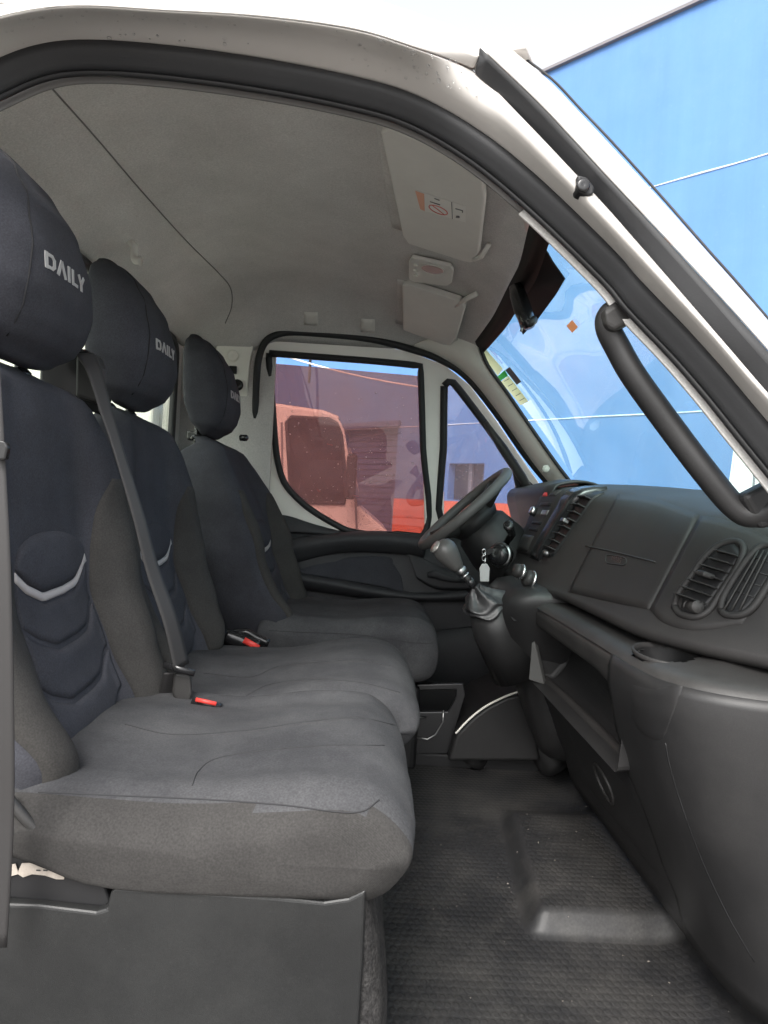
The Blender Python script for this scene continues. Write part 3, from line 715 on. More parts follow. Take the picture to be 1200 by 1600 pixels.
obj('sill_slot', plate([d_at(a, b, -.055) for a, b in ((605, 833), (620, 831), (660, 835), (668, 840), (640, 840))], [], (0, .004, .004)), M['black'], dr, smooth=False)
dstrip('pocket_insert', [([(468, 888), (500, 876), (560, 868), (600, 867), (615, 872), (625, 890)], -.028), ([(468, 895), (510, 903), (560, 912), (600, 920), (625, 926), (633, 927)], -.045)], 'fab_pad', sub=2)
dstrip('armrest', [([(466, 895), (530, 905), (600, 919), (660, 926), (730, 922)], -.04), ([(464, 898), (530, 908), (600, 922), (660, 930), (732, 926)], -.11), ([(464, 906), (530, 918), (600, 931), (660, 936), (735, 934)], -.12), ([(464, 920), (530, 930), (600, 938), (660, 940), (735, 940)], -.06)], 'door_card')
dstrip('handle_surround', [([(622, 862), (640, 865), (655, 880), (668, 905), (690, 920)], -.035), ([(640, 862), (668, 868), (690, 875), (720, 880), (740, 885)], -.045), ([(650, 905), (670, 918), (690, 924), (720, 924), (745, 924)], -.055)], 'door_card')
ha = obj('door_handle', tube([d_at(a, b, -.07) for a, b in ((668, 898), (680, 897), (692, 902), (712, 905), (735, 906))], [.010, .016, .013, .012, .011], 12, flat=.6), M['door_card'], dr)
dstrip('door_pocket_low', [([(440, 975), (560, 985), (660, 985), (760, 975), (840, 960)], -.05), ([(440, 990), (560, 1000), (660, 1000), (760, 990), (840, 975)], -.10), ([(440, 1080), (560, 1090), (660, 1090), (760, 1080), (840, 1070)], -.08)], 'door_card')

# ================================================================== SEATS
bx = tab([.36, .42, .50, .61, .75, .86, .92, .95], [-.395, -.405, -.435, -.472, -.490, -.497, -.510, -.545])
bw = tab([.36, .45, .60, .75, .85, .90, .935, .957], [.215, .238, .250, .242, .210, .180, .128, .065])
bb_ = tab([.36, .45, .62, .78, .90, .95], [.045, .062, .060, .046, .020, .004])
def backrest_rows(yc, dx, ws=1.0, zt=.955):
    rows = []
    for i in range(49):
        t = i / 48; z = lerp(.36, zt, t)
        e = 1 - sst(.93, 1.0, t) * .9
        w_ = bw(z) * ws; xc = bx(z) + (dx(z) if callable(dx) else dx); b = bb_(z); row = []
        for j in range(33):
            s = -1 + 2 * j / 32
            a = abs(s)
            x = xc + b * (1 if s > 0 else lerp(1, .42, sst(.40, .55, z))) * sst(.42, .78, a) - (.045 * ((max(0, a - .80) / .2) ** 2.2))
            if t > .93: x -= .03 * ((t - .93) / .07) ** 2
            row.append((x, yc + s * w_, z))
        th = (.115 + max(0, (dx(z) - .03 if callable(dx) else 0))) * math.sqrt(max(.12, 1 - sst(.88, 1.0, t) * .88))
        for j in range(1, 12):
            s = 1 - 2 * j / 12
            x = xc - th + .02 * abs(s) ** 3
            row.append((x, yc + s * w_ * .99, z))
        rows.append(row)
    return rows
hx = tab([.962, .985, 1.01, 1.05, 1.10, 1.17, 1.22, 1.25, 1.27], [-.545, -.510, -.494, -.486, -.490, -.512, -.545, -.575, -.610])
hw = tab([.962, .99, 1.05, 1.13, 1.20, 1.245, 1.27], [.096, .128, .147, .142, .120, .090, .052])
hxb = tab([.962, 1.0, 1.06, 1.15, 1.22, 1.25, 1.27], [-.585, -.620, -.640, -.648, -.652, -.650, -.640])
def headrest_rows(yc, dx, ws=1.0):
    rows = []
    for i in range(41):
        t = i / 40; z = lerp(.962, 1.27, t); w_ = hw(z) * ws; xc = hx(z) + dx
        th = xc - hxb(z) - dx; row = []
        for j in range(40):
            a = 2 * math.pi * j / 40
            ca, sa = math.cos(a), math.sin(a); n_ = 3.0
            yy = math.copysign(abs(ca) ** (2 / n_), ca); xx = math.copysign(abs(sa) ** (2 / n_), sa)
            row.append((xc - th * .5 + th * .5 * xx - .004 * yy * yy, yc + yy * w_, z))
        rows.append([Vector(p) for p in row])
    def cap(r, k, dz):
        m_ = sum(r, Vector()) / len(r); return [m_ + (p - m_) * k + Vector((0, 0, dz)) for p in r]
    a_, z_ = rows[0], rows[-1]
    return [cap(a_, .02, -.010), cap(a_, .45, -.009), cap(a_, .80, -.005)] + rows + [cap(z_, .80, .004), cap(z_, .45, .007), cap(z_, .02, .008)]
LET = [  # D, A without its bar, I, L, Y as strokes in a 5-letter line, unit height
    ([(0, 0), (0, 1)], .26), ([(0, .13), (.42, .13), (.58, .3), (.58, .7), (.42, .87), (0, .87)], .24),
    ([(.86, 0), (1.22, 1)], .25), ([(1.22, 1), (1.58, 0)], .25),
    ([(1.92, 0), (1.92, 1)], .27),
    ([(2.32, 1), (2.32, .0)], .26), ([(2.25, .12), (2.85, .12)], .24),
    ([(3.0, 1), (3.3, .45)], .25), ([(3.6, 1), (3.3, .45)], .25), ([(3.3, .5), (3.3, 0)], .26)]
def lettering(bvh, yc, z0, h, sx, dx):
    """strokes laid on the headrest front; y runs along the reading direction"""
    out = []
    def P(u, v, off):
        # the reader faces the seat: text runs towards the driver's side
        y = yc + (u - 1.8) * h * sx; z = z0 + (v - .5) * h
        r = bvh.ray_cast(Vector((.3, y, z)), Vector((-1, 0, 0)))
        return r[0] + r[1] * off if r[0] else Vector((-.49 + dx, y, z))
    for pts, w_ in LET:
        for (a, b) in zip(pts, pts[1:]):
            a = Vector(a); b = Vector(b); d = (b - a); n_ = Vector((-d.y, d.x)).normalized() * w_ * .40
            if len(pts) > 2: d_ = d.normalized() * .06; a = a - d_; b = b + d_
            rws = []
            for i in range(6):
                c = a.lerp(b, i / 5)
                rws.append([P(c.x + n_.x, c.y + n_.y, -.0005), P(c.x + n_.x, c.y + n_.y, .0012), P(c.x - n_.x, c.y - n_.y, .0012), P(c.x - n_.x, c.y - n_.y, -.0005)])
            out.append(grid(rws, True, True))
    return join(*out)
def cushion_rows(y0, y1, xb, xf, ztop, zbot, dip=.03, rear_lift=0.0, nseg=41, rdrop=0):
    """profile in x-z swept along y; ends rounded"""
    rows = []
    L = y1 - y0
    for i in range(nseg):
        t = i / (nseg - 1); s = 2 * t - 1; a = abs(s)
        e = math.sqrt(max(0.0, 1 - max(0, (a - .92) / .08) ** 2)) if a > .92 else 1
        sh = .045 * (1 - e)
        crown = ztop - dip * a ** 3 + .012 * sst(.55, .82, a) * (1 - sst(.82, 1, a))
        zt = lerp(lerp(zbot, crown, .86), crown, e); zb = lerp(lerp(zbot, crown, .12), zbot, e)
        xF = xf - sh - .012 * a ** 4; xB = xb
        P = [(xB, lerp(zb, zt, .80)), (xB + .02, zt - .006 - rdrop), (xB + .12, zt - .008 - rdrop), (lerp(xB, xF, .45), zt - .012 - rdrop * .6), (lerp(xB, xF, .68), zt + .002), (lerp(xB, xF, .84), zt + .006), (xF - .045, zt - .004),
             (xF - .014, zt - .03), (xF, lerp(zt, zb, .5)), (xF - .008, zb + .03), (xF - .035, zb + .006), (xF - .09, zb), (lerp(xB, xF, .35), zb + .0), (xB + .065, lerp(zb, zt, .30)), (xB + .015, lerp(zb, zt, .58))]
        loop = []
        for x, z in P:
            v = Vector((x, y0 + L * t, z)); w_ = .0045 * noise.noise(v * 7) + .0022 * noise.noise(v * 19 + Vector((3, 1, 5)))
            loop.append(v + Vector((w_ * (z < ztop - .04), 0, w_)))
        # closed catmull loop
        q = loop[-2:] + loop + loop[:2]; c = cr(q, 4)
        rows.append(c[8:8 + 4 * len(loop)])
    def shrink(r, k, o):
        m_ = sum(r, Vector()) / len(r); return [m_ + (p - m_) * k + Vector((0, o * (1 - k * k) * .009, 0)) for p in r]
    return [shrink(rows[0], k, -1) for k in (.01, .35, .7, .93)] + rows + [shrink(rows[-1], k, 1) for k in (.93, .7, .35, .01)]

ben = thing('passenger_bench', 'double passenger bench in dark fabric nearest the open door', 'seat', (-.25, 1.28, 0))
def add_back(root, yc, dx, ws=1.0, hws=1.0, bdx=None):
    b = obj('backrest', grid(backrest_rows(yc, bdx or dx, ws), True, True), M['fab_dark'], root)
    hdx = dx + .02
    h = obj('headrest', grid(headrest_rows(yc, hdx, hws), True, True), M['fab_dark'], root)
    bh = bvh_of(h)
    obj('lettering', lettering(bh, yc - .016, 1.088, .0235, 1.36, hdx), M['lettering'], h, smooth=False)
    for s in (-1, 1):
        obj('headrest_post', tube([(-.575 + dx, yc + s * .065, .90), (-.575 + dx, yc + s * .065, 1.0)], .0075, 12), M['gloss'], h)
        obj('post_collar', lathe([(.018, 0), (.018, .008), (.012, .014), (.008, .014)], (-.575 + dx, yc + s * .065, .943), (0, 0, 1), 16), M['gloss'], b)
    # headrest cover seam down the near side
    sm = []
    for i in range(14):
        z = lerp(.975, 1.245, i / 13)
        r = bh.ray_cast(Vector((.2, yc - hw(z) * hws * (.80 - .25 * (i / 13)), z)), Vector((-1, 0, 0)))
        if r[0]: sm.append(r[0] + r[1] * .0006)
    obj('cover_seam', tube(sm, .0014, 6), M['seam'], h)
    return b, h, bvh_of(b)
b1, h1, B1 = add_back(ben, 1.04, 0)
b2, h2, B2 = add_back(ben, 1.54, -.002)
def pad(bv, par, name, top, bot, mm, h=.006, rows=8, n=28, edge=.5, smooth=True, lab=None, base=-.003):
    return obj(name, drape(bv, top, bot, h, rows, n, base=base, edge=edge, smooth=smooth), M[mm], par, label=lab)
CHV = [(-.112, .036), (-.082, .016), (-.040, 0), (-.032, -.001), (.030, .002), (.068, .008), (.080, .016), (.112, .046)]
def trim_back(b, bv, yc):
    f = xcast(bv, yc)
    def sp(name, top, bot, mm, h, rows=8, n=28, edge=.5, smooth=True):
        obj(name, drape(None, top, bot, h, rows, n, edge=edge, smooth=smooth, cast=f), M[mm], b)
    for s_ in (-1, 1):
        sp('bolster', [(s_ * .160, .790), (s_ * .134, .72), (s_ * .119, .62), (s_ * .122, .50), (s_ * .135, .385)], [(s_ * .214, .790), (s_ * .237, .72), (s_ * .240, .62), (s_ * .234, .50), (s_ * .212, .385)], 'fab_brown', .0035, 8, 30, edge=.2)
    ch = lambda z, k=1: [(a * k, z + c) for a, c in CHV]
    sp('cap_pad', [(-.110, .657), (-.09, .684), (-.045, .699), (0, .702), (.045, .699), (.09, .686), (.110, .663)], ch(.617, .97), 'fab_pad', .008, 8, 34)
    sp('silver_chevron', ch(.6145), ch(.602, 1.02), 'silver_cloth', .0042, 4, 44, edge=.2, smooth=False)
    for z0, z1, k in ((.598, .540, 1.0), (.532, .462, 1.03), (.454, .395, 1.05)):
        sp('chevron_pad', ch(z0, k), ch(z1, k), 'fab_pad', .0055, 9, 40, edge=.3, smooth=False)
trim_back(b1, B1, 1.04); trim_back(b2, B2, 1.54)
# cushions
c1 = obj('cushion', grid(cushion_rows(.785, 1.285, -.43, .082, .425, .300, dip=.028), True, True), M['fab_seat'], ben)
c2 = obj('cushion', grid(cushion_rows(1.275, 1.80, -.43, .125, .428, .300, dip=.040, rdrop=.022), True, True), M['fab_seat'], ben)
BC1 = bvh_of(c1); BC2 = bvh_of(c2)
# side panel of the near cushion in brown cloth with its piping
for c_o in (c1, c2):
    c_o.data.materials.append(M['fab_seat_side'])
    for p in c_o.data.polygons:
        if p.center.y < -.475 and p.center.z < .405: p.material_index = 1
def seam_on(bv, par, pts, r=.0008, mm='seam_soft', off=.0008):
    H = [hit(bv, p.x, p.y) for p in cr([(a, b, 0) for a, b in pts], 8)]
    return obj('seam', tube([h[0] + h[1] * (off - .0004) for h in H if h], r, 6), M[mm], par)
seam_on(BC1, c1, [(60, 1238), (200, 1244), (330, 1250), (440, 1258), (520, 1268), (565, 1268), (592, 1250)], .0010)
seam_on(BC1, c1, [(195, 1132), (270, 1148), (380, 1142), (480, 1128), (560, 1122), (625, 1135)])
seam_on(BC1, c1, [(300, 1228), (310, 1205), (340, 1185), (420, 1172), (520, 1165), (600, 1165)])
seam_on(BC2, c2, [(318, 1052), (390, 1058), (440, 1040), (520, 1033), (570, 1032), (610, 1040)])
seam_on(BC2, c2, [(380, 1090), (420, 1070), (480, 1062), (560, 1066), (625, 1082)])
# plinth under the bench
bs_px = [(-60, 1410), (60, 1414), (150, 1425), (166, 1420), (172, 1394), (182, 1386), (300, 1392), (430, 1402), (505, 1410), (545, 1404), (572, 1390), (568, 1500), (556, 1680), (-60, 1680)]
M['base'] = mat('base_plastic', (.0110, .0115, .0118), .45, spec=.45, var=.2, var_scale=5, dust=(.05, .05, .048), dust_amt=.25, dust_scale=6, bump=.12, bump_scale=900, grain=.15, grain_scale=700)
base = obj('seat_base', plate([at(a, b, y=.789) for a, b in bs_px], [], (0, .97, 0)), M['base'], ben, smooth=False, bevel=.010)
obj('inner_plinth', box((-.42, 1.28, .10), (.30, .94, .26)), M['black'], ben, smooth=False)
obj('side_rail', plate([at(a, b, y=.80) for a, b in ((10, 1300), (60, 1300), (150, 1345), (172, 1410), (165, 1420), (10, 1405))], [], (0, .03, 0)), M['black'], ben, smooth=False, bevel=.004)
obj('recline_bar', tube(cr([at(a, b, y=.79) for a, b in ((10, 1245), (45, 1285), (80, 1318), (100, 1330), (125, 1332))], 5), .0065, 10), M['plastic_grey'], ben)
lbp = [(12, 1352), (24, 1350), (28, 1362), (34, 1349), (60, 1348), (84, 1352), (88, 1360), (100, 1362), (100, 1374), (88, 1374), (70, 1368), (50, 1366), (36, 1371), (28, 1366), (14, 1370)]
lb2 = obj('torn_label', plate([at(a, b, y=.797) for a, b in lbp], [], (0, .001, 0)), mat('old_label', (.34, .30, .26), .85, var=.3, var_scale=60), ben, smooth=False, label='torn white paper label on the seat rail')
obj('label_print', join(*[box(at(60 + 11 * i, 1360, y=.7965), (.005, .0005, .0015)) for i in range(3)]), M['ink'], lb2, smooth=False)
cf = []
for i in range(16):
    z = lerp(.32, -.005, i / 15); row = []
    for j in range(10):
        t = j / 9; y = lerp(.80, 1.72, t)
        row.append((.022 + .030 * sst(0, .5, i / 15) + .008 * math.sin(i * .7 + j) * (i / 15) + .006 * math.sin(j * 2.1), y, z))
    cf.append(row)
nr = [[(.015, .80 + .002 * i, r[0][2]) for i in range(1)] + r for r in cf]
obj('carpet_skirt', grid(nr), M['carpet'], ben, sub=1, solid=.006)

# ---- driver's seat
dsx = .025
ds = thing('driver_seat', 'single driver seat in dark fabric beside the far door', 'seat', (-.2, 2.19, 0))
b3, h3, B3 = add_back(ds, 2.19, dsx, 1.04, bdx=lambda z: lerp(.145, .05, sst(.62, .97, z)))
c3 = obj('cushion', grid(cushion_rows(1.94, 2.44, -.30, .232, .440, .265, dip=.016), True, True), M['fab_seat'], ds)
trim_back(b3, B3, 2.19)
BC3 = bvh_of(c3)
seam_on(BC3, c3, [(420, 985), (470, 988), (560, 992), (640, 1004), (676, 1005)])
obj('seat_base', box((-.05, 2.19, .12), (.46, .42, .26)), M['black'], ds, smooth=False, bevel=.02)
obj('headrest_bracket', box((-.56, 2.19, .955), (.05, .11, .03)), M['gloss'], ds, smooth=False, bevel=.006)
obj('recliner_knob', lathe([(.010, 0), (.010, .02), (.006, .024), (0, .024)], at(376, 684, y=2.10), (1, -.3, 0), 16), M['gloss'], ds)
# bin in front of the driver's seat base
bn = thing('storage_bin', 'black open storage bin on the floor in front of the driver seat', 'bin', (.14, 2.1, 0))
def bnp(a, b, y=2.0): return at(a, b, y=y)
o_ = [bnp(632, 1070), bnp(725, 1068), bnp(728, 1085), bnp(700, 1178), bnp(640, 1180)]
i_ = [bnp(636, 1080), bnp(712, 1078), bnp(712, 1090), bnp(700, 1112), bnp(640, 1112)]
obj('front_panel', plate(o_, [i_], (0, .02, 0)), M['gloss'], bn, smooth=False, bevel=.004)
obj('bin_back', box((.2, 2.18, .1), (.26, .02, .22)), M['black'], bn, smooth=False)
obj('bin_edge', tube([bnp(a, b, 1.995) for a, b in ((640, 1151), (668, 1155), (680, 1148), (692, 1128), (693, 1110))], .0022, 6), M['steel'], bn)
obj('bin_edge', tube([bnp(a, b, 1.995) for a, b in ((642, 1121), (666, 1121))], .002, 6), M['steel'], bn)

# ================================================================== SEAT BELTS
def strap(name, pts, w, mm, parent=None, twist=None, lab=None):
    P = cr(pts, 8); rows = []
    for i, p in enumerate(P):
        t = (P[min(i + 1, len(P) - 1)] - P[max(i - 1, 0)]).normalized()
        n_ = Vector((1, -.55, .1)) if twist is None else twist(i / (len(P) - 1))
        s = t.cross(n_).normalized() * (w(i / (len(P) - 1)) if callable(w) else w) * .5
        rows.append([p - s, p - s * .5, p, p + s * .5, p + s])
    return obj(name, grid(rows), M[mm], parent, solid=.0014)
sb = thing('seat_belt', 'grey lap and shoulder belt crossing between the two bench backrests', 'seat belt', (-.38, 1.28, .4))
strap('webbing', [at(a, b, y=y) for a, b, y in ((132, 552, 1.17), (148, 582, 1.16), (165, 640, 1.15), (181, 690, 1.15), (216, 805, 1.16), (238, 888, 1.17), (267, 972, 1.18), (284, 1042, 1.19))], lambda t: .020 + .012 * abs(1 - 2.2 * t) ** 1.2 if t < .45 else .020 + .016 * (t - .45) / .55, 'belt', sb, twist=lambda t: Vector((1, -.9 + .3 * t, .15)))
strap('lap_webbing', [at(276, 1050, y=1.195), at(270, 1075, y=1.21), at(262, 1098, y=1.22)], .044, 'belt', sb, twist=lambda t: Vector((.6, -1, .2)))
obj('belt_guide', plate([at(a, b, y=1.2) for a, b in ((118, 556), (150, 552), (158, 575), (155, 628), (142, 628), (117, 620))], [], (.0, .03, 0)), M['plastic_grey'], sb, smooth=False, bevel=.006)
obj('belt_tower', plate([at(a, b, y=1.24) for a, b in ((62, 535), (135, 545), (150, 565), (160, 650), (60, 610))], [], (.0, .03, 0)), M['gloss'], sb, smooth=False, bevel=.006)
tg = obj('tongue', tube([at(a, b, y=1.18) for a, b in ((256, 1038), (280, 1046), (304, 1052))], .0062, 10, flat=.6), M['gloss'], sb)
bk = obj('buckle', plate([at(a, b, y=1.19) for a, b in ((272, 1050), (298, 1055), (300, 1085), (296, 1100), (278, 1102), (268, 1085))], [], (-.005, .022, 0)), M['plastic_grey'], sb, smooth=False, bevel=.005)
obj('red_button', tube([at(306, 1093, y=1.165), at(338, 1100, y=1.165)], .0038, 8, flat=.8), M['red'], sb)
obj('buckle_case', tube([at(300, 1095, y=1.175), at(346, 1105, y=1.175)], .0065, 10, flat=1.2), M['gloss'], sb)
sb2 = thing('buckle_stalk', 'black buckle with red button between bench and driver seat', 'buckle', at(385, 1012, y=1.84))
obj('buckle_body', tube(cr([at(a, b, y=1.80) for a, b in ((352, 995), (368, 1000), (388, 1008), (405, 1012))], 4), .022, 12, flat=.7), M['gloss'], sb2)
obj('cable_sleeve', tube(cr([at(a, b, y=1.81) for a, b in ((365, 990), (385, 988), (400, 996), (420, 1005))], 4), .011, 10), M['gloss'], sb2)
obj('red_button', tube([at(381, 1000, y=1.745), at(404, 1013, y=1.745)], .0085, 8, flat=.5), M['red'], sb2)
sb3 = thing('door_side_belt', 'grey belt webbing hanging at the doorway edge in front of the near backrest', 'seat belt', (-.37, .74, .6))
strap('webbing', [at(-14, 560, y=.72), at(-6, 700, y=.72), at(4, 900, y=.72), at(9, 1150, y=.73), at(8, 1300, y=.74), at(-2, 1480, y=.75)], .017, 'belt', sb3, twist=lambda t: Vector((.1, -1, 0)))
obj('tongue', plate([at(a, b, y=.71) for a, b in ((-10, 688), (8, 690), (12, 698), (8, 718), (-10, 720))], [], (0, .008, 0)), M['gloss'], sb3, smooth=False, bevel=.002)

# ================================================================== FLOOR MAT
fmr = []
def fz(x, y):
    # raised moulded footrest plateau on the passenger side
    u = sst(.325, .365, x - (y - 1.22) * .085) * sst(1.215, 1.245, y) * (1 - sst(1.62, 1.75, y))
    toe = sst(.55, .95, x) * .22
    return .040 * u + toe
for i in range(90):
    x = lerp(-.02, .86, i / 89)
    fmr.append([(x, y, fz(x, y) + .002) for y in [lerp(.79, 2.02, j / 110) for j in range(111)]])
fm = obj('floor_mat', grid(fmr), M['floor'], solid=.004)
tag(fm, 'black studded rubber floor mat with a moulded raised footrest', 'floor mat')
crumbs = []
for _ in range(60):
    x, y = random.uniform(.02, .62), random.uniform(.95, 1.9); r = random.choice((.0008, .001, .0014, .0022))
    crumbs.append(box((x, y, fz(x, y) + .006), (r * random.uniform(.8, 2), r, r * .6), Matrix.Rotation(random.uniform(0, 3), 3, 'Z')))
cb = obj('floor_grit', join(*crumbs), mat('grit', (.20, .18, .16), .9), smooth=False, kind='stuff')
tag(cb, 'pale grit and crumbs scattered over the rubber floor mat', 'grit')

# ================================================================== DASHBOARD
da_ = thing('dashboard', 'dark moulded dashboard with vents, glovebox panel, open shelf and cup holder', 'dashboard', (.6, 1.6, 0))
crest = tab([.80, .96, 1.17, 1.43, 1.68, 2.0, 2.5], [.762, .772, .800, .828, .852, .870, .870])
DX = lambda y: .18 * (1 - sst(.78, 1.2, y)) ** 1.5      # the near end turns away from the cabin
def dash_prof(y):
    c = crest(y); d = DX(y); rear = .03 * sst(1.55, 1.8, y)
    P = [(.98, c - .0), (.82, c + .004), (.70, c + .002), (.625, c - .004), (.588, c - .014), (.566, c - .034), (.548, lerp(c, .60, .30)), (.524, lerp(c, .60, .55)), (.498, lerp(c, .60, .80)), (.470, .603), (.458, .588), (.464, .574), (.50, .568), (.60, .568)]
    return [Vector((x + d - rear * (z < c - .02), y, z)) for x, z in P]
ysec = [.80, .82, .84, .86, .88, .90, .92, .94, .96, .98, 1.0] + [1.0 + .05 * i for i in range(1, 24)]
upper = obj('upper_dash', grid([cr(dash_prof(y), 5) for y in ysec]), M['plastic_soft'], da_)
BD = bvh_of(upper)
upper.modifiers.new('thick', 'SOLIDIFY').thickness = .008
def dpad(name, top, bot, mm, h=.003, rows=10, n=20, edge=.1, par=None, smooth=True, base=-.004):
    return obj(name, drape(BD, top, bot, h, rows, n, base=base, edge=edge, smooth=smooth), M[mm], par or da_)
ac = dpad('airbag_cover', [(966, 772), (1010, 776), (1050, 788), (1092, 804)], [(888, 925), (930, 935), (975, 945), (1014, 952)], 'plastic_soft', .0035, 14, 24, edge=.06)
dpad('end_cover', [(1095, 806), (1130, 812), (1180, 830), (1240, 860)], [(1016, 954), (1040, 975), (1090, 985), (1160, 975)], 'plastic_soft', .0030, 14, 24, edge=.06)
def dline(name, pts, r, mm, off=.004, par=None):
    H = [hit(BD, p.x, p.y) for p in cr([(a, b, 0) for a, b in pts], 6)]
    return obj(name, tube([h[0] + h[1] * off for h in H if h], r, 6), M[mm], par or da_)
dline('airbag_tear_line', [(917, 854), (955, 862), (1000, 873), (1027, 880)], .0016, 'plastic_grey', .004, ac)
dline('badge_frame', [(950, 868), (965, 870), (980, 874), (979, 884), (965, 883), (950, 880), (950, 868)], .0011, 'plastic_grey', .004, ac)
hb = hit(BD, 965, 876)
obj('airbag_lettering', text_on('AIRBAG', .017, hb[0], (0, -1, 0), (.22, 0, 1), hb[1], .0042), M['steel'], ac, smooth=False)
# near air vent: black pad painting the shaded depth of the slot, frame and slats
def vent(top, bot, frame, nsl, mm='plastic', slant=0, fr=.006, sub0=.12, sub1=.92, fm='plastic_soft'):
    v = dpad('air_vent', top, bot, 'black', .0045, 8, 14, edge=0)
    H = [hit(BD, p.x, p.y) for p in resamp(cr([(a, b, 0) for a, b in frame + frame[:1]], 5), 60)]
    obj('vent_frame', tube([h[0] + h[1] * .003 for h in H if h], fr, 10), M[fm], v)
    return v
vf = [(1056, 950), (1062, 930), (1080, 905), (1100, 876), (1122, 856), (1145, 848), (1160, 852), (1163, 866), (1150, 895), (1130, 925), (1110, 955), (1090, 966), (1066, 962)]
v1 = vent([(1070, 930), (1090, 900), (1110, 872), (1130, 855), (1150, 852)], [(1066, 956), (1090, 960), (1112, 940), (1136, 905), (1160, 865)], vf, 0)
for i in range(7):
    t = i / 6
    c = Vector((lerp(1086, 1143, t), lerp(938, 868, t), 0)); w_ = lerp(24, 17, t)
    a, b = hit(BD, c.x - w_, c.y - 3), hit(BD, c.x + w_ * .9, c.y + 7)
    if a and b:
        u = (b[0] - a[0]); m_ = (a[0] + b[0]) * .5 + a[1] * .010
        obj('vane', box(m_, (u.length, .020, .0022), frame_to(Vector((.35, 0, 1)), u)), M['plastic_grey'], v1, smooth=False, bevel=.0008)
h = hit(BD, 1112, 905)
obj('vent_tab', box(h[0] + h[1] * .016, (.026, .020, .009), frame_to(Vector((.3, 0, 1)), Vector((0, -1, 0)))), M['plastic_grey'], v1, smooth=False, bevel=.003)
h = hit(BD, 1087, 951)
obj('vent_wheel', lathe([(.010, -.016), (.010, .016)], h[0] + h[1] * .004, (.1, 1, -.1), 20), M['plastic_grey'], v1)
for s in (-1, 1): obj('wheel_cap', lathe([(.009, -.0015), (.0105, 0), (.009, .0015)], h[0] + h[1] * .006 + Vector((.1, 1, -.1)).normalized() * .017 * s, (.1, 1, -.1), 20), M['plastic_grey'], v1)
# end vent: side window demister with thin bright bars
ef = [(1128, 955), (1132, 935), (1152, 900), (1172, 872), (1190, 856), (1210, 856), (1222, 868), (1212, 895), (1195, 925), (1178, 950), (1160, 962), (1138, 963)]
v2 = vent([(1136, 935), (1155, 902), (1175, 873), (1192, 860), (1212, 860)], [(1132, 955), (1156, 960), (1178, 942), (1198, 912), (1218, 872)], ef, 0)
for k_ in range(3):
    P = []
    for i in range(7):
        t = i / 6; x = lerp(1134 + k_ * 12, 1188 + k_ * 8, t); y = lerp(957, 864, t)
        h = hit(BD, x, y)
        if h: P.append(h[0] + h[1] * .007)
    obj('vane', tube(P, .0016, 6), M['plastic_grey'], v2)
for k_ in range(4):
    a, b = hit(BD, 1150 + k_ * 11, 925 - k_ * 17), hit(BD, 1180 + k_ * 11, 935 - k_ * 17)
    obj('cross_vane', tube([a[0] + a[1] * .005, b[0] + b[1] * .005], .0011, 6), M['plastic'], v2)
# centre stack: vent, trim bar, switch panel
DC = xcast(BD, 0, 0, 1)
def fpad(name, near, far, mm, h, rows=8, n=26, edge=.3, par=None, cast=None):
    return obj(name, drape(None, near, far, h, rows, n, edge=edge, cast=cast or DC), M[mm], par or da_)
vc = fpad('air_vent', [(1.665, .832), (1.675, .79), (1.700, .74), (1.735, .665)], [(1.725, .836), (1.735, .79), (1.765, .74), (1.805, .66)], 'black', .0040, 6, 18, 0)  # black pad painted in for the shade behind the vanes
for i in range(8):
    t = i / 7; z = lerp(.815, .682, t); y = lerp(1.70, 1.765, t ** 1.2); h = DC(y, z)
    obj('vane', box(h[0] + h[1] * .008, (.062, .022, .0030), frame_to(Vector((.45, 0, 1)), Vector((0, 1, 0)))), M['plastic_grey'], vc, smooth=False, bevel=.0008)
h = DC(1.725, .752)
obj('vent_tab', box(h[0] + h[1] * .018, (.030, .016, .010), frame_to(Vector((.45, 0, 1)), Vector((0, 1, 0)))), M['steel'], vc, smooth=False, bevel=.002)
h = DC(1.775, .668)
obj('vent_wheel', lathe([(.009, -.016), (.009, .016)], h[0] + h[1] * .006, (0, 1, 0), 16), M['steel'], vc)
fpad('trim_bar', [(1.728, .846), (1.742, .79), (1.775, .735), (1.812, .645)], [(1.815, .850), (1.835, .79), (1.865, .735), (1.905, .645)], 'gloss', .020, 8, 26, .55)
pn = fpad('switch_panel', [(1.835, .850), (1.853, .79), (1.885, .735), (1.925, .650)], [(2.075, .853), (2.085, .79), (2.095, .735), (2.105, .650)], 'plastic_soft', .014, 8, 24, .2)
PC = xcast(bvh_of(pn), 0, 0, 1)
def quad(name, y0, y1, z0, z1, mm, h=.003, k=.28):
    # follows the lean of the stack
    f = lambda z: (.79 - z) * k
    return fpad(name, [(y0 + f(z1), z1), (y0 + f(z0), z0)], [(y1 + f(z1) * .5, z1), (y1 + f(z0) * .5, z0)], mm, h, 5, 8, .3, pn, PC)
quad('hazard_switch', 1.985, 2.03, .825, .842, 'red', .004)
quad('switch', 1.90, 1.96, .825, .842, 'plastic_grey', .004)
quad('card_slot', 1.90, 2.02, .796, .806, 'black')
quad('display', 1.89, 1.96, .768, .784, 'steel')
quad('card_slot', 1.90, 2.02, .742, .750, 'black')
quad('card_slot', 1.90, 2.02, .722, .730, 'black')
quad('open_tray', 1.91, 2.05, .662, .708, 'plastic_grey', .006)
h = PC(2.03, .776)
obj('knob', lathe([(.014, 0), (.014, .014), (.011, .018), (0, .018)], h[0], (-1, -.1, .4), 18), M['chrome'], pn)

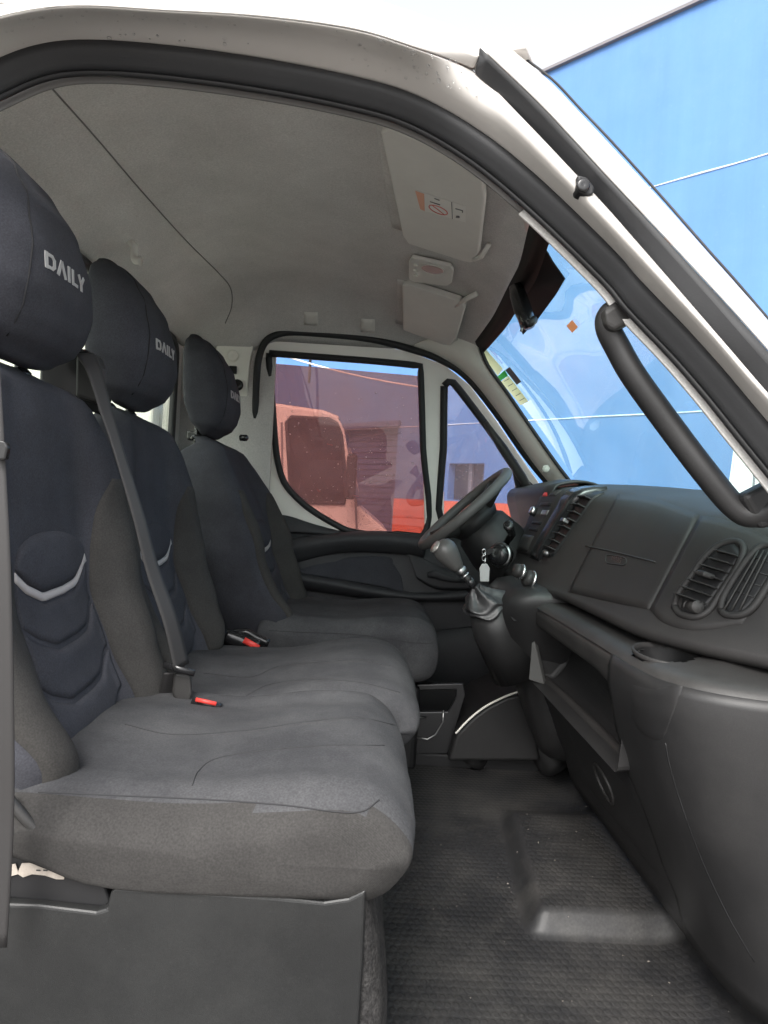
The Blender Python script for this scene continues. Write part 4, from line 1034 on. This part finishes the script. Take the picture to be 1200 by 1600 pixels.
# ---- lower dash: ledge, open shelf, cup holder, lower panels, near end panel
lx = tab([0, .12, .25, .36, .45, .52, .55], [.60, .560, .505, .455, .425, .412, .42])
def plan(z, q):
    """q from 0 (near end, facing the doorway) to 1 (centre of the cab): curve in plan at height z"""
    X = lx(z); r = .085
    P = [Vector((X + .42, .835, z)), Vector((X + .22, .845, z)), Vector((X + .11, .868, z)), Vector((X + .045, .905, z)), Vector((X + .010, .96, z)), Vector((X, 1.03, z)), Vector((X, 1.12, z)), Vector((X, 1.3, z)), Vector((X, 1.5, z)), Vector((X - .004, 1.68, z)), Vector((X + .002, 1.78, z))]
    return P
zs = [.545, .53, .50, .46, .42, .385, .35, .30, .25, .20, .15, .11, .08]
# the near end panel + strip below the shelf (shelf opening left free between y 1.06 and 1.70)
end_rows = [cr(plan(z, 0)[:7], 6) for z in zs]
endp = obj('end_panel', grid(end_rows), M['plastic'], da_, solid=.006)
low_rows = [cr(plan(z, 0)[5:], 6) for z in zs[6:]]
lowp = obj('lower_panel', grid(low_rows), M['plastic'], da_, solid=.006)
obj('shelf_lip', tube([p + Vector((.015, 0, .002)) for p in cr(plan(.352, 0)[5:], 6)], .012, 10, flat=.9), M['plastic_soft'], da_)
# ledge: from the foot of the upper dash out to the rounded brow over the shelf and the near end panel
IN = [(0, .16), (0, .16), (.05, .15), (.10, .11), (.14, .06), (.16, .02)] + [(.17, 0)] * 5
cup_c = Vector((.478, 1.055, .553))
def lcurve(z, f, dz=0): return cr([p + Vector((a * f, b * f, dz)) for p, (a, b) in zip(plan(z, 0), IN)], 10)
lrows = []
for f, z in ((1.0, .575), (.8, .571), (.65, .567), (.55, .565), (.45, .563), (.38, .562), (.31, .561), (.25, .560), (.19, .559), (.13, .557), (.08, .554), (.04, .549), (.015, .543)):
    lrows.append(lcurve(.545, f, z - .545))
lv, lf = grid(lrows)
hole = lambda p: ((p.x - cup_c.x) / .046) ** 2 + ((p.y - cup_c.y) / .050) ** 2 < 1
lf = [q for q in lf if not hole(sum((Vector(lv[i_]) for i_ in q), Vector()) / 4)]
ledge = obj('ledge', (lv, lf), M['plastic_grey'], da_)
brow = []
for i in range(30):
    y = lerp(1.06, 1.78, i / 29); xo = lx(.545) + .006
    dr_ = .010 + .018 * sst(1.25, 1.06, y)
    brow.append(cr([(xo + .006, y, .546), (xo - .004, y, .536), (xo - .005, y, .520), (xo + .002, y, .508 - dr_), (xo + .03, y, .500 - dr_ * .5)], 5))
obj('shelf_brow', grid(brow), M['plastic_grey'], da_)
# shelf interior
si = []
for y in (1.10, 1.12, 1.4, 1.66, 1.70):
    si.append([(.44, y, .505), (.50, y, .508), (.525, y, .49), (.522, y, .40), (.49, y, .360), (.43, y, .352)])
obj('shelf_box', grid(si, False, True), M['plastic'], da_, smooth=False, bevel=.012)
obj('shelf_glint', plate([at(832, 988, y=1.68), at(850, 1070, y=1.66), at(826, 1062, y=1.68)], [], (.01, .01, 0)), mat('shelf_glint_grey', (.06, .06, .058), .6), da_, smooth=False, bevel=.002)  # pale wedge painting the light reflected at the far end of the shelf
# cup holder: rim ring and the cup walls below it
cp = []
for rr, zz in ((.052, .5565), (.053, .5610), (.051, .5630), (.048, .5620), (.047, .556)):
    cp.append([cup_c + Vector((rr * math.cos(2 * math.pi * k_ / 40) * .96, rr * math.sin(2 * math.pi * k_ / 40) * 1.06, zz - cup_c.z + .003 + .10 * rr * math.sin(2 * math.pi * k_ / 40))) for k_ in range(40)])
cpo = obj('cup_holder', grid(cp, True, False), M['plastic_soft'], da_)
cp = [[cup_c + Vector((rr * math.cos(2 * math.pi * k_ / 40) * .96, rr * math.sin(2 * math.pi * k_ / 40) * 1.06, zz - cup_c.z + .003 + .10 * rr * math.sin(2 * math.pi * k_ / 40))) for k_ in range(40)] for rr, zz in ((.0475, .557), (.046, .53), (.043, .47), (.001, .465))]
obj('cup_well', grid(cp, True, False), M['plastic'], cpo)
seamp = [(978, 1060), (980, 1090), (990, 1125), (1010, 1150), (1035, 1160), (1050, 1150), (1052, 1100), (1062, 1060), (1085, 1040)]
def eline(pts, r=.0016, mm='seam', off=.001, name='panel_gap'):
    BE = bvh_of(endp); H = [hit(BE, p.x, p.y) for p in cr([(a, b, 0) for a, b in pts], 6)]
    return obj(name, tube([h[0] + h[1] * off for h in H if h], r, 6), M['black'], da_)
eline([(1042, 1160), (1050, 1200), (1070, 1265), (1100, 1345), (1140, 1430), (1180, 1500)], .0011, off=.0026)
# pod face in front of the cup holder
BE = bvh_of(endp)
obj('cup_pod', drape(BE, [(984, 1062), (1010, 1070), (1050, 1068), (1078, 1060)], [(986, 1120), (1008, 1152), (1036, 1160), (1052, 1120)], .004, 10, 20, edge=.12), M['plastic'], da_)
# lower flap panel with an oval grip
BL = bvh_of(lowp)
fc = xcast(BL, 0, 0, 1)
fl_ = obj('fuse_flap', drape(None, [(1.13, .325), (1.3, .325), (1.45, .325), (1.60, .325)], [(1.15, .13), (1.3, .13), (1.45, .13), (1.58, .13)], .004, 10, 16, edge=.06, cast=fc), M['plastic'], da_)
gr_ = [fc(1.36 + .045 * math.cos(a), .235 + .035 * math.sin(a)) for a in [2 * math.pi * k_ / 28 for k_ in range(28)]]
obj('flap_grip', tube([h[0] + h[1] * .005 for h in gr_], .004, 8, closed=True), M['plastic_grey'], fl_)
obj('lower_closing', grid([[(.62, y, z) for y in (.95, 1.3, 1.75)] for z in (.12, .10, .10)]), M['black'], da_, smooth=False, solid=.004)
# centre console below the switch panel with gear lever shelf
cons = []
for z, x0, x1, y0, y1 in ((.60, .38, .60, 1.62, 2.0), (.56, .34, .60, 1.62, 2.0), (.52, .33, .60, 1.64, 1.98), (.46, .35, .60, 1.67, 1.96), (.36, .40, .60, 1.72, 1.93), (.24, .45, .60, 1.73, 1.92), (.10, .50, .60, 1.75, 1.92)):
    cons.append([(x1, y0, z), (x0 + .03, y0, z), (x0, y0 + .03, z), (x0, y1 - .03, z), (x0 + .03, y1, z), (x1, y1, z)])
obj('centre_console', grid(cons, False, True), M['plastic'], da_, sub=1)
for q, r in (((802, 893), .018), ((818, 905), .021)):
    c = at(*q, y=1.70)
    kn = obj('heater_knob', lathe([(r, 0), (r, .012), (r * .85, .02), (0, .021)], c + Vector((.02, 0, 0)), (-1, -.25, .3), 22), M['plastic_grey'], da_)
    obj('knob_ring', lathe([(r * 1.12, -.003), (r * 1.12, .004), (r * .9, .004)], c + Vector((.02, 0, 0)), (-1, -.25, .3), 22), M['chrome'], kn)
obj('ash_flap', plate([at(a, b, y=1.66) for a, b in ((795, 940), (812, 925), (818, 948), (803, 972), (793, 960))], [], (.02, 0, 0)), M['plastic'], da_, smooth=False, bevel=.003)
# driver's side dash mass behind the wheel
obj('instrument_cowl', grid([cr([(.80, y, .74), (.66, y, .86 + .02 * math.sin((y - 1.95) * 5)), (.56, y, .865), (.52, y, .83), (.55, y, .70), (.50, y, .60), (.52, y, .45), (.62, y, .30)], 5) for y in (1.93, 2.05, 2.2, 2.4, 2.56)], False, False), M['plastic'], da_, solid=.008)
# arched duct and hump by the driver's feet
obj('foot_hump', tube(cr([(.60, 2.0, .02), (.52, 2.02, .12), (.40, 2.03, .12), (.34, 2.03, .02)], 6), .05, 14), M['plastic'], da_)
obj('tunnel_edge', tube([at(p.x, p.y, y=1.95) for p in cr([(712, 1146, 0), (735, 1122, 0), (760, 1103, 0), (790, 1088, 0), (812, 1080, 0)], 5)], .003, 8), M['trim'], da_)
obj('tunnel_cover', plate([at(p[0], p[1], y=1.96) for p in ((712, 1148), (735, 1124), (760, 1105), (790, 1090), (830, 1080), (845, 1190), (700, 1190))], [], (0, .3, 0)), M['plastic'], da_, smooth=False, bevel=.01)
obj('driver_step', box((.30, 2.32, .02), (.9, .62, .05)), M['black'], da_, smooth=False, bevel=.01)

# ================================================================== STEERING WHEEL, COLUMN, KEYS
wt, wb2 = at(792, 738, y=2.16), at(662, 852, y=2.16)
wc = (wt + wb2) * .5; wr = (wt - wb2).length * .5
ax_u = (wt - wb2).normalized()                       # up the wheel plane
ax_s = Vector((0, 1, 0)); nrm = ax_s.cross(ax_u).normalized()   # towards the driver
if nrm.x > 0: nrm = -nrm
# tip the wheel a little so the far rim shows above the near rim
sw = thing('steering_wheel', 'black four spoke steering wheel in front of the driver seat', 'steering wheel', tuple(wc))
wc = wc + Vector((0, .02, 0)); R_ = wr * 1.0
ring = [wc + ax_u * (R_ * math.cos(2 * math.pi * k_ / 56)) + ax_s * (R_ * .98 * math.sin(2 * math.pi * k_ / 56)) for k_ in range(56)]
obj('rim', tube(ring, .0165, 14, closed=True), mat('wheel_grey', (.10, .097, .094), .5, bump=.1), sw)
obj('hub', lathe([(.0, .012), (.05, .012), (.078, .0), (.085, -.02), (.07, -.05), (.05, -.06)], wc - nrm * .03, nrm, 28), M['plastic'], sw)
for ang in (35, 145, 215, 325):
    dv = ax_u * math.cos(R(ang)) + ax_s * math.sin(R(ang))
    obj('spoke', tube([wc - nrm * .035 + dv * .06, wc - nrm * .02 + dv * .11, wc + dv * R_], [.026, .018, .012], 10, flat=.55), M['plastic_grey'], sw)
sc_ = thing('steering_column', 'dark steering column shroud with stalk behind the wheel', 'steering column', tuple(wc - nrm * .2))
obj('shroud', lathe([(.0, .0), (.06, 0), (.088, -.03), (.10, -.10), (.10, -.20), (.08, -.28)], wc - nrm * .055, nrm, 28), M['plastic'], sc_)
stk = obj('stalk', tube([at(785, 858, y=2.05), at(800, 835, y=1.98), at(795, 822, y=1.93)], [.009, .011, .014], 12), M['gloss'], sc_)
obj('stalk_cap', lathe([(.0155, 0), (.0155, .006), (.012, .01), (0, .01)], at(795, 822, y=1.925), (-.3, -1, .2), 18), M['gloss'], stk)
ig = obj('ignition_lock', lathe([(.03, 0), (.034, .02), (.03, .045), (.014, .05), (0, .05)], at(788, 868, y=2.0), (-.7, -.8, .1), 22), M['gloss'], sc_)
obj('lock_ring', lathe([(.036, .018), (.038, .024), (.036, .03)], at(788, 868, y=2.0), (-.7, -.8, .1), 22), M['steel'], ig)
ky = thing('key_tag', 'white plastic key tag hanging on a chain from the ignition', 'key tag', at(757, 895, y=1.93))
for i in range(4):
    c = at(757 + (i % 2) * 2 - 1, 862 + i * 5, y=1.93)
    M3 = frame_to((1, 0, .2) if i % 2 else (0, 1, .2))
    obj('chain_link', tube([c + M3 @ Vector((.0055 * math.cos(a), .0075 * math.sin(a), 0)) for a in [2 * math.pi * k_ / 14 for k_ in range(14)]], .0018, 6, closed=True), M['chrome'], ky)
tg_ = [(749, 888), (753, 881), (761, 881), (765, 888), (764, 909), (750, 909)]
obj('tag_plate', plate([at(a, b, y=1.925) for a, b in tg_], [], (.001, .005, 0)), mat('tag_plastic', (.55, .54, .53), .4), ky, smooth=False, bevel=.002)
obj('key_blade', plate([at(a, b, y=1.97) for a, b in ((757, 860), (775, 855), (777, 862), (760, 868))], [], (.0, .004, 0)), M['gloss'], ky, smooth=False, bevel=.001)

# ================================================================== GEAR LEVER
GYv = 1.72
gv = thing('gear_lever', 'short gear lever with grey knob and black leather boot on the console', 'gear lever', at(765, 945, y=GYv))
def gp(a, b, y=GYv): return at(a, b, y=y)
ka, kb = gp(716, 888), gp(688, 850); kax = (kb - ka).normalized()
L_ = (kb - ka).length
obj('knob', lathe([(.013, -.004), (.018, .006), (.025, L_ * .35), (.0305, L_ * .62), (.031, L_ * .8), (.025, L_ * .99), (.013, L_ * 1.09), (0, L_ * 1.11)], ka, kax, 26), mat('knob_grey', (.085, .083, .08), .35), gv)
kn = gp(688, 862, GYv - .012)
obj('shift_plate', lathe([(.017, 0), (.017, .003), (.0, .005)], kb + (-kax.cross(Vector((0, 1, 0)))).normalized() * .0 + kax * .0 + Vector((-.012, -.006, -.008)), Vector((-1, -.35, .6)), 20), mat('shift_silver', (.5, .48, .45), .35, metal=.6), gv)
obj('collar', lathe([(.014, 0), (.0155, .004), (.0155, .012), (.012, .016)], gp(722, 894) - kax * .003, kax, 20), M['steel'], gv)
obj('shaft', tube([gp(742, 918), gp(720, 892)], .0085, 14), M['plastic_grey'], gv)
obj('shaft_sleeve', tube([gp(741, 916), gp(731, 905)], .0115, 14), M['gloss'], gv)
obj('reverse_ring', lathe([(.0125, 0), (.0125, .004)], gp(727, 900), kax, 16), M['chrome'], gv)
rows = []
bc, tcn = gp(766, 950, 1.74), gp(744, 916, GYv)
Mb = frame_to((tcn - bc).normalized() + Vector((-.1, -.25, .9)), (1, 0, 0))
rp = tab([0, .12, .30, .5, .7, .88, 1], [.050, .060, .058, .044, .027, .016, .011])
for i in range(30):
    t = i / 29; c = bc.lerp(tcn, t)
    r = rp(t) * (1 + .07 * math.sin(t * 19) * (1 - t))
    rows.append([c + Mb @ Vector((r * 1.05 * math.cos(a) * (1 + .09 * math.sin(3 * a + t * 5) + .06 * math.sin(7 * a - t * 6)), r * 1.0 * math.sin(a) * (1 + .08 * math.cos(4 * a + t * 7)), .006 * math.sin(5 * a + 3 * t))) for a in [2 * math.pi * k_ / 48 for k_ in range(48)]])
obj('boot', grid(rows, True, True), M['leather'], gv)
obj('lever_pedestal', tube([bc + Vector((.0, 0, .004)), bc + Vector((.02, .01, -.05)), bc + Vector((.09, .03, -.16))], [.056, .064, .075], 20), M['plastic'], gv)

# ================================================================== OVERHEAD: visors, dome light, sticker, sensor, handle
def hp(px, py, off=.012):
    h = hit(BH, px, py); return h[0] + h[1] * off
def slab(name, px, th, mm, par, off=.012, bev=.006):
    H = [hit(BH, a, b) for a, b in px]
    n_ = sum((h[1] for h in H), Vector()).normalized()
    c = sum((h[0] for h in H), Vector()) / len(H) + n_ * off
    P = []
    for a, b in px:
        d = ray(a, b); P.append(CAM + d * ((c - n_ * 0 - CAM).dot(n_) / d.dot(n_)))
    return obj(name, plate(P, [], n_ * th), M[mm], par, smooth=False, bevel=bev), P, n_
v_ = thing('sun_visor', 'wide grey sun visor with a warning label above the passenger seats', 'sun visor', hp(700, 300), 'sun visors')
vb, VP_, vn = slab('visor_panel', [(598, 195), (612, 186), (735, 242), (758, 258), (762, 300), (752, 385), (742, 402), (728, 400), (640, 372), (632, 360)], .016, 'visor', v_, off=.006)
obj('visor_hinge', tube([hp(735, 250, .02), hp(762, 256, .02), hp(766, 245, .006)], .006, 8), M['visor'], v_)
obj('visor_clip', tube([hp(745, 392, .022), hp(757, 390, .018), hp(766, 378, .006)], .006, 8), M['visor'], v_)
BV = BVHTree.FromPolygons([p + vn * .0162 for p in VP_], [tuple(range(len(VP_)))])
def vpt(a, b, off=.0006):
    h = hit(BV, a, b)
    return (h[0] + vn * off) if h else hp(a, b, .03)
lab = obj('warning_label', plate([vpt(a, b) for a, b in ((648, 296), (728, 322), (728, 347), (656, 327))], [], vn * .0004), M['paper'], v_, smooth=False, label='white and orange airbag warning label')
obj('label_orange', plate([vpt(a, b, .0012) for a, b in ((649, 297), (663, 302), (664, 329), (657, 326))], [], vn * .0003), M['pap_orange'], lab, smooth=False)
obj('label_rule', tube([vpt(706, 315, .0012), vpt(707, 341, .0012)], .0007, 6), M['ink'], lab)
ci = []
for k_ in range(25):
    a = 2 * math.pi * k_ / 24; ci.append(vpt(685 + 14 * math.cos(a) + 3 * math.sin(a), 327 + 6.5 * math.sin(a) + 4 * math.cos(a), .0014))
obj('prohibition_ring', tube(ci, .0012, 6), M['ink_red'], lab)
obj('prohibition_bar', tube([vpt(676, 320, .0014), vpt(694, 334, .0014)], .001, 6), M['ink_red'], lab)
obj('label_pictogram', join(tube([vpt(672, 314, .0014), vpt(688, 319, .0014)], .0011, 6), tube([vpt(679, 309, .0014), vpt(687, 312, .0014)], .0011, 6)), M['ink'], lab)
obj('label_pictogram', join(tube([vpt(712, 325, .0014), vpt(723, 328, .0014), vpt(723, 331, .0014)], .0012, 6), box(vpt(717, 338, .0012), (.012, .010, .0006))), M['stick_grey'], lab)
v2_ = thing('sun_visor', 'small grey sun visor above the driver seat', 'sun visor', hp(680, 485), 'sun visors')
slab('visor_panel', [(631, 437), (640, 436), (722, 462), (730, 472), (716, 520), (708, 532), (695, 531), (632, 508)], .020, 'visor', v2_, off=.008)
obj('visor_hinge', tube([hp(716, 466, .024), hp(735, 458, .016), hp(746, 457, .004)], .008, 8), M['visor'], v2_)
obj('visor_clip', tube([hp(702, 530, .02), hp(715, 527, .006)], .006, 8), M['visor'], v2_)
dm = thing('dome_light', 'grey courtesy lamp with switches between the two sun visors', 'lamp', hp(675, 420))
dbp, DP, dn = slab('lamp_housing', [(640, 404), (645, 397), (706, 411), (710, 418), (707, 437), (700, 442), (645, 436), (640, 430)], .010, 'visor', dm, off=.004, bev=.003)
BDm = BVHTree.FromPolygons([p + dn * .0101 for p in DP], [tuple(range(len(DP)))])
def dpt(a, b, off=.001):
    h = hit(BDm, a, b); return (h[0] + dn * off) if h else hp(a, b, .02)
obj('lens', plate([dpt(676 + 17 * math.cos(2 * math.pi * k_ / 20), 420 + 6 * math.sin(2 * math.pi * k_ / 20) + 3 * math.cos(2 * math.pi * k_ / 20)) for k_ in range(20)], [], dn * .002), mat('lens', (.30, .29, .28), .25), dm, smooth=False)
obj('lens_rim', tube([dpt(676 + 18 * math.cos(2 * math.pi * k_ / 24), 420 + 7 * math.sin(2 * math.pi * k_ / 24) + 3 * math.cos(2 * math.pi * k_ / 24), .002) for k_ in range(25)], .002, 6), M['visor'], dm)
for q in ((650, 413), (649, 421), (650, 429)):
    obj('lamp_switch', lathe([(.006, 0), (.006, .003), (0, .004)], dpt(*q), dn, 12), M['trim'], dm)
# overhead recess behind the visors
obj('visor_recess', drape(BH, [(586, 190), (604, 190)], [(612, 355), (634, 362)], .003, 12, 6, smooth=False, edge=.3), M['felt'], cab)
obj('visor_recess', drape(BH, [(620, 436), (632, 438)], [(618, 505), (632, 508)], .003, 8, 6, smooth=False, edge=.3), M['felt'], cab)

sn = thing('mirror_foot', 'black sensor and mirror foot hanging from the windscreen header', 'sensor', at(815, 480, y=1.62))
def sp_(a, b, y): return at(a, b, y=y)
rows = []
for (cx_, cy_, w_, hgt, y) in ((806, 446, 11, 8, 1.66), (810, 462, 14, 10, 1.62), (817, 484, 15, 12, 1.58), (824, 503, 13, 11, 1.56), (828, 512, 8, 6, 1.56)):
    rows.append([sp_(cx_ + w_ * math.cos(a) * .95, cy_ + hgt * math.sin(a) * .5 - 3 * math.cos(a), y + .03 * math.sin(a)) for a in [2 * math.pi * k_ / 16 for k_ in range(16)]])
obj('housing', grid(rows, True, True), M['gloss'], sn)
obj('cover_plate', tube([sp_(828, 505, 1.53), sp_(834, 500, 1.55)], .010, 8), M['plastic_grey'], sn)
obj('retaining_pin', tube([sp_(817, 508, 1.55), sp_(814, 518, 1.55)], .003, 6), M['steel'], sn)
# stickers on the windscreen
def wsticker(name, px, mm, label, cat='sticker', off=.004):
    P = [on_ws(a, b, off) for a, b in px]
    o = obj(name, plate(P, [], (-.0006, 0, -.0004)), M[mm], smooth=False); return tag(o, label, cat)
s1 = wsticker('inspection_sticker', [(754, 551), (761, 545), (787, 575), (779, 586)], 'ws_cream', 'upper cream inspection sticker at the far edge of the windscreen')
s2 = wsticker('green_sticker', [(779, 587), (790, 577), (795, 586), (783, 594)], 'ws_green', 'small green sticker strip between the cream windscreen stickers')
s3 = wsticker('dark_sticker', [(791, 577), (798, 572), (816, 595), (809, 600)], 'stick_grey', 'dark grey sticker beside the cream windscreen stickers')
s4 = wsticker('inspection_sticker', [(784, 595), (796, 586), (827, 626), (815, 632)], 'ws_cream', 'lower cream inspection sticker below the green strip on the windscreen')
for i in range(5):
    a = on_ws(790 + 6 * i, 594 + 7.6 * i, .006); b = on_ws(797 + 6 * i, 590 + 7.6 * i, .006)
    obj('print_line', tube([a, b], .0012, 5), M['stick_grey'], s4)
s5 = wsticker('orange_sticker', [(887, 507), (896, 498), (905, 509), (896, 518)], 'ws_orange', 'small orange diamond sticker low on the middle of the windscreen')
# grab handle on the near A pillar
gh = thing('grab_handle', 'black grab handle on the near windscreen pillar', 'grab handle', at(1040, 660, y=.86))
pts = cr([at(1000, 472, y=.87), at(972, 480, y=.88), at(952, 492, y=.885), at(950, 512, y=.885), at(966, 545, y=.885), at(992, 590, y=.88), at(1050, 670, y=.87), at(1105, 742, y=.855), at(1148, 792, y=.845), at(1178, 806, y=.835), at(1225, 790, y=.82)], 6)
rad = [.0140 + .0025 * math.sin(math.pi * i / (len(pts) - 1)) for i in range(len(pts))]
obj('grip', tube(pts, rad, 16), M['plastic'], gh)
obj('mount', plate([at(a, b, y=.86) for a, b in ((944, 482), (975, 462), (1012, 442), (1036, 478), (1000, 497), (962, 518), (948, 510))], [], (0, .025, 0)), M['plastic_grey'], gh, smooth=False, bevel=.008)
obj('mount', plate([at(a, b, y=.82) for a, b in ((1160, 775), (1240, 735), (1290, 800), (1190, 828))], [], (0, .03, 0)), M['plastic'], gh, smooth=False, bevel=.008)
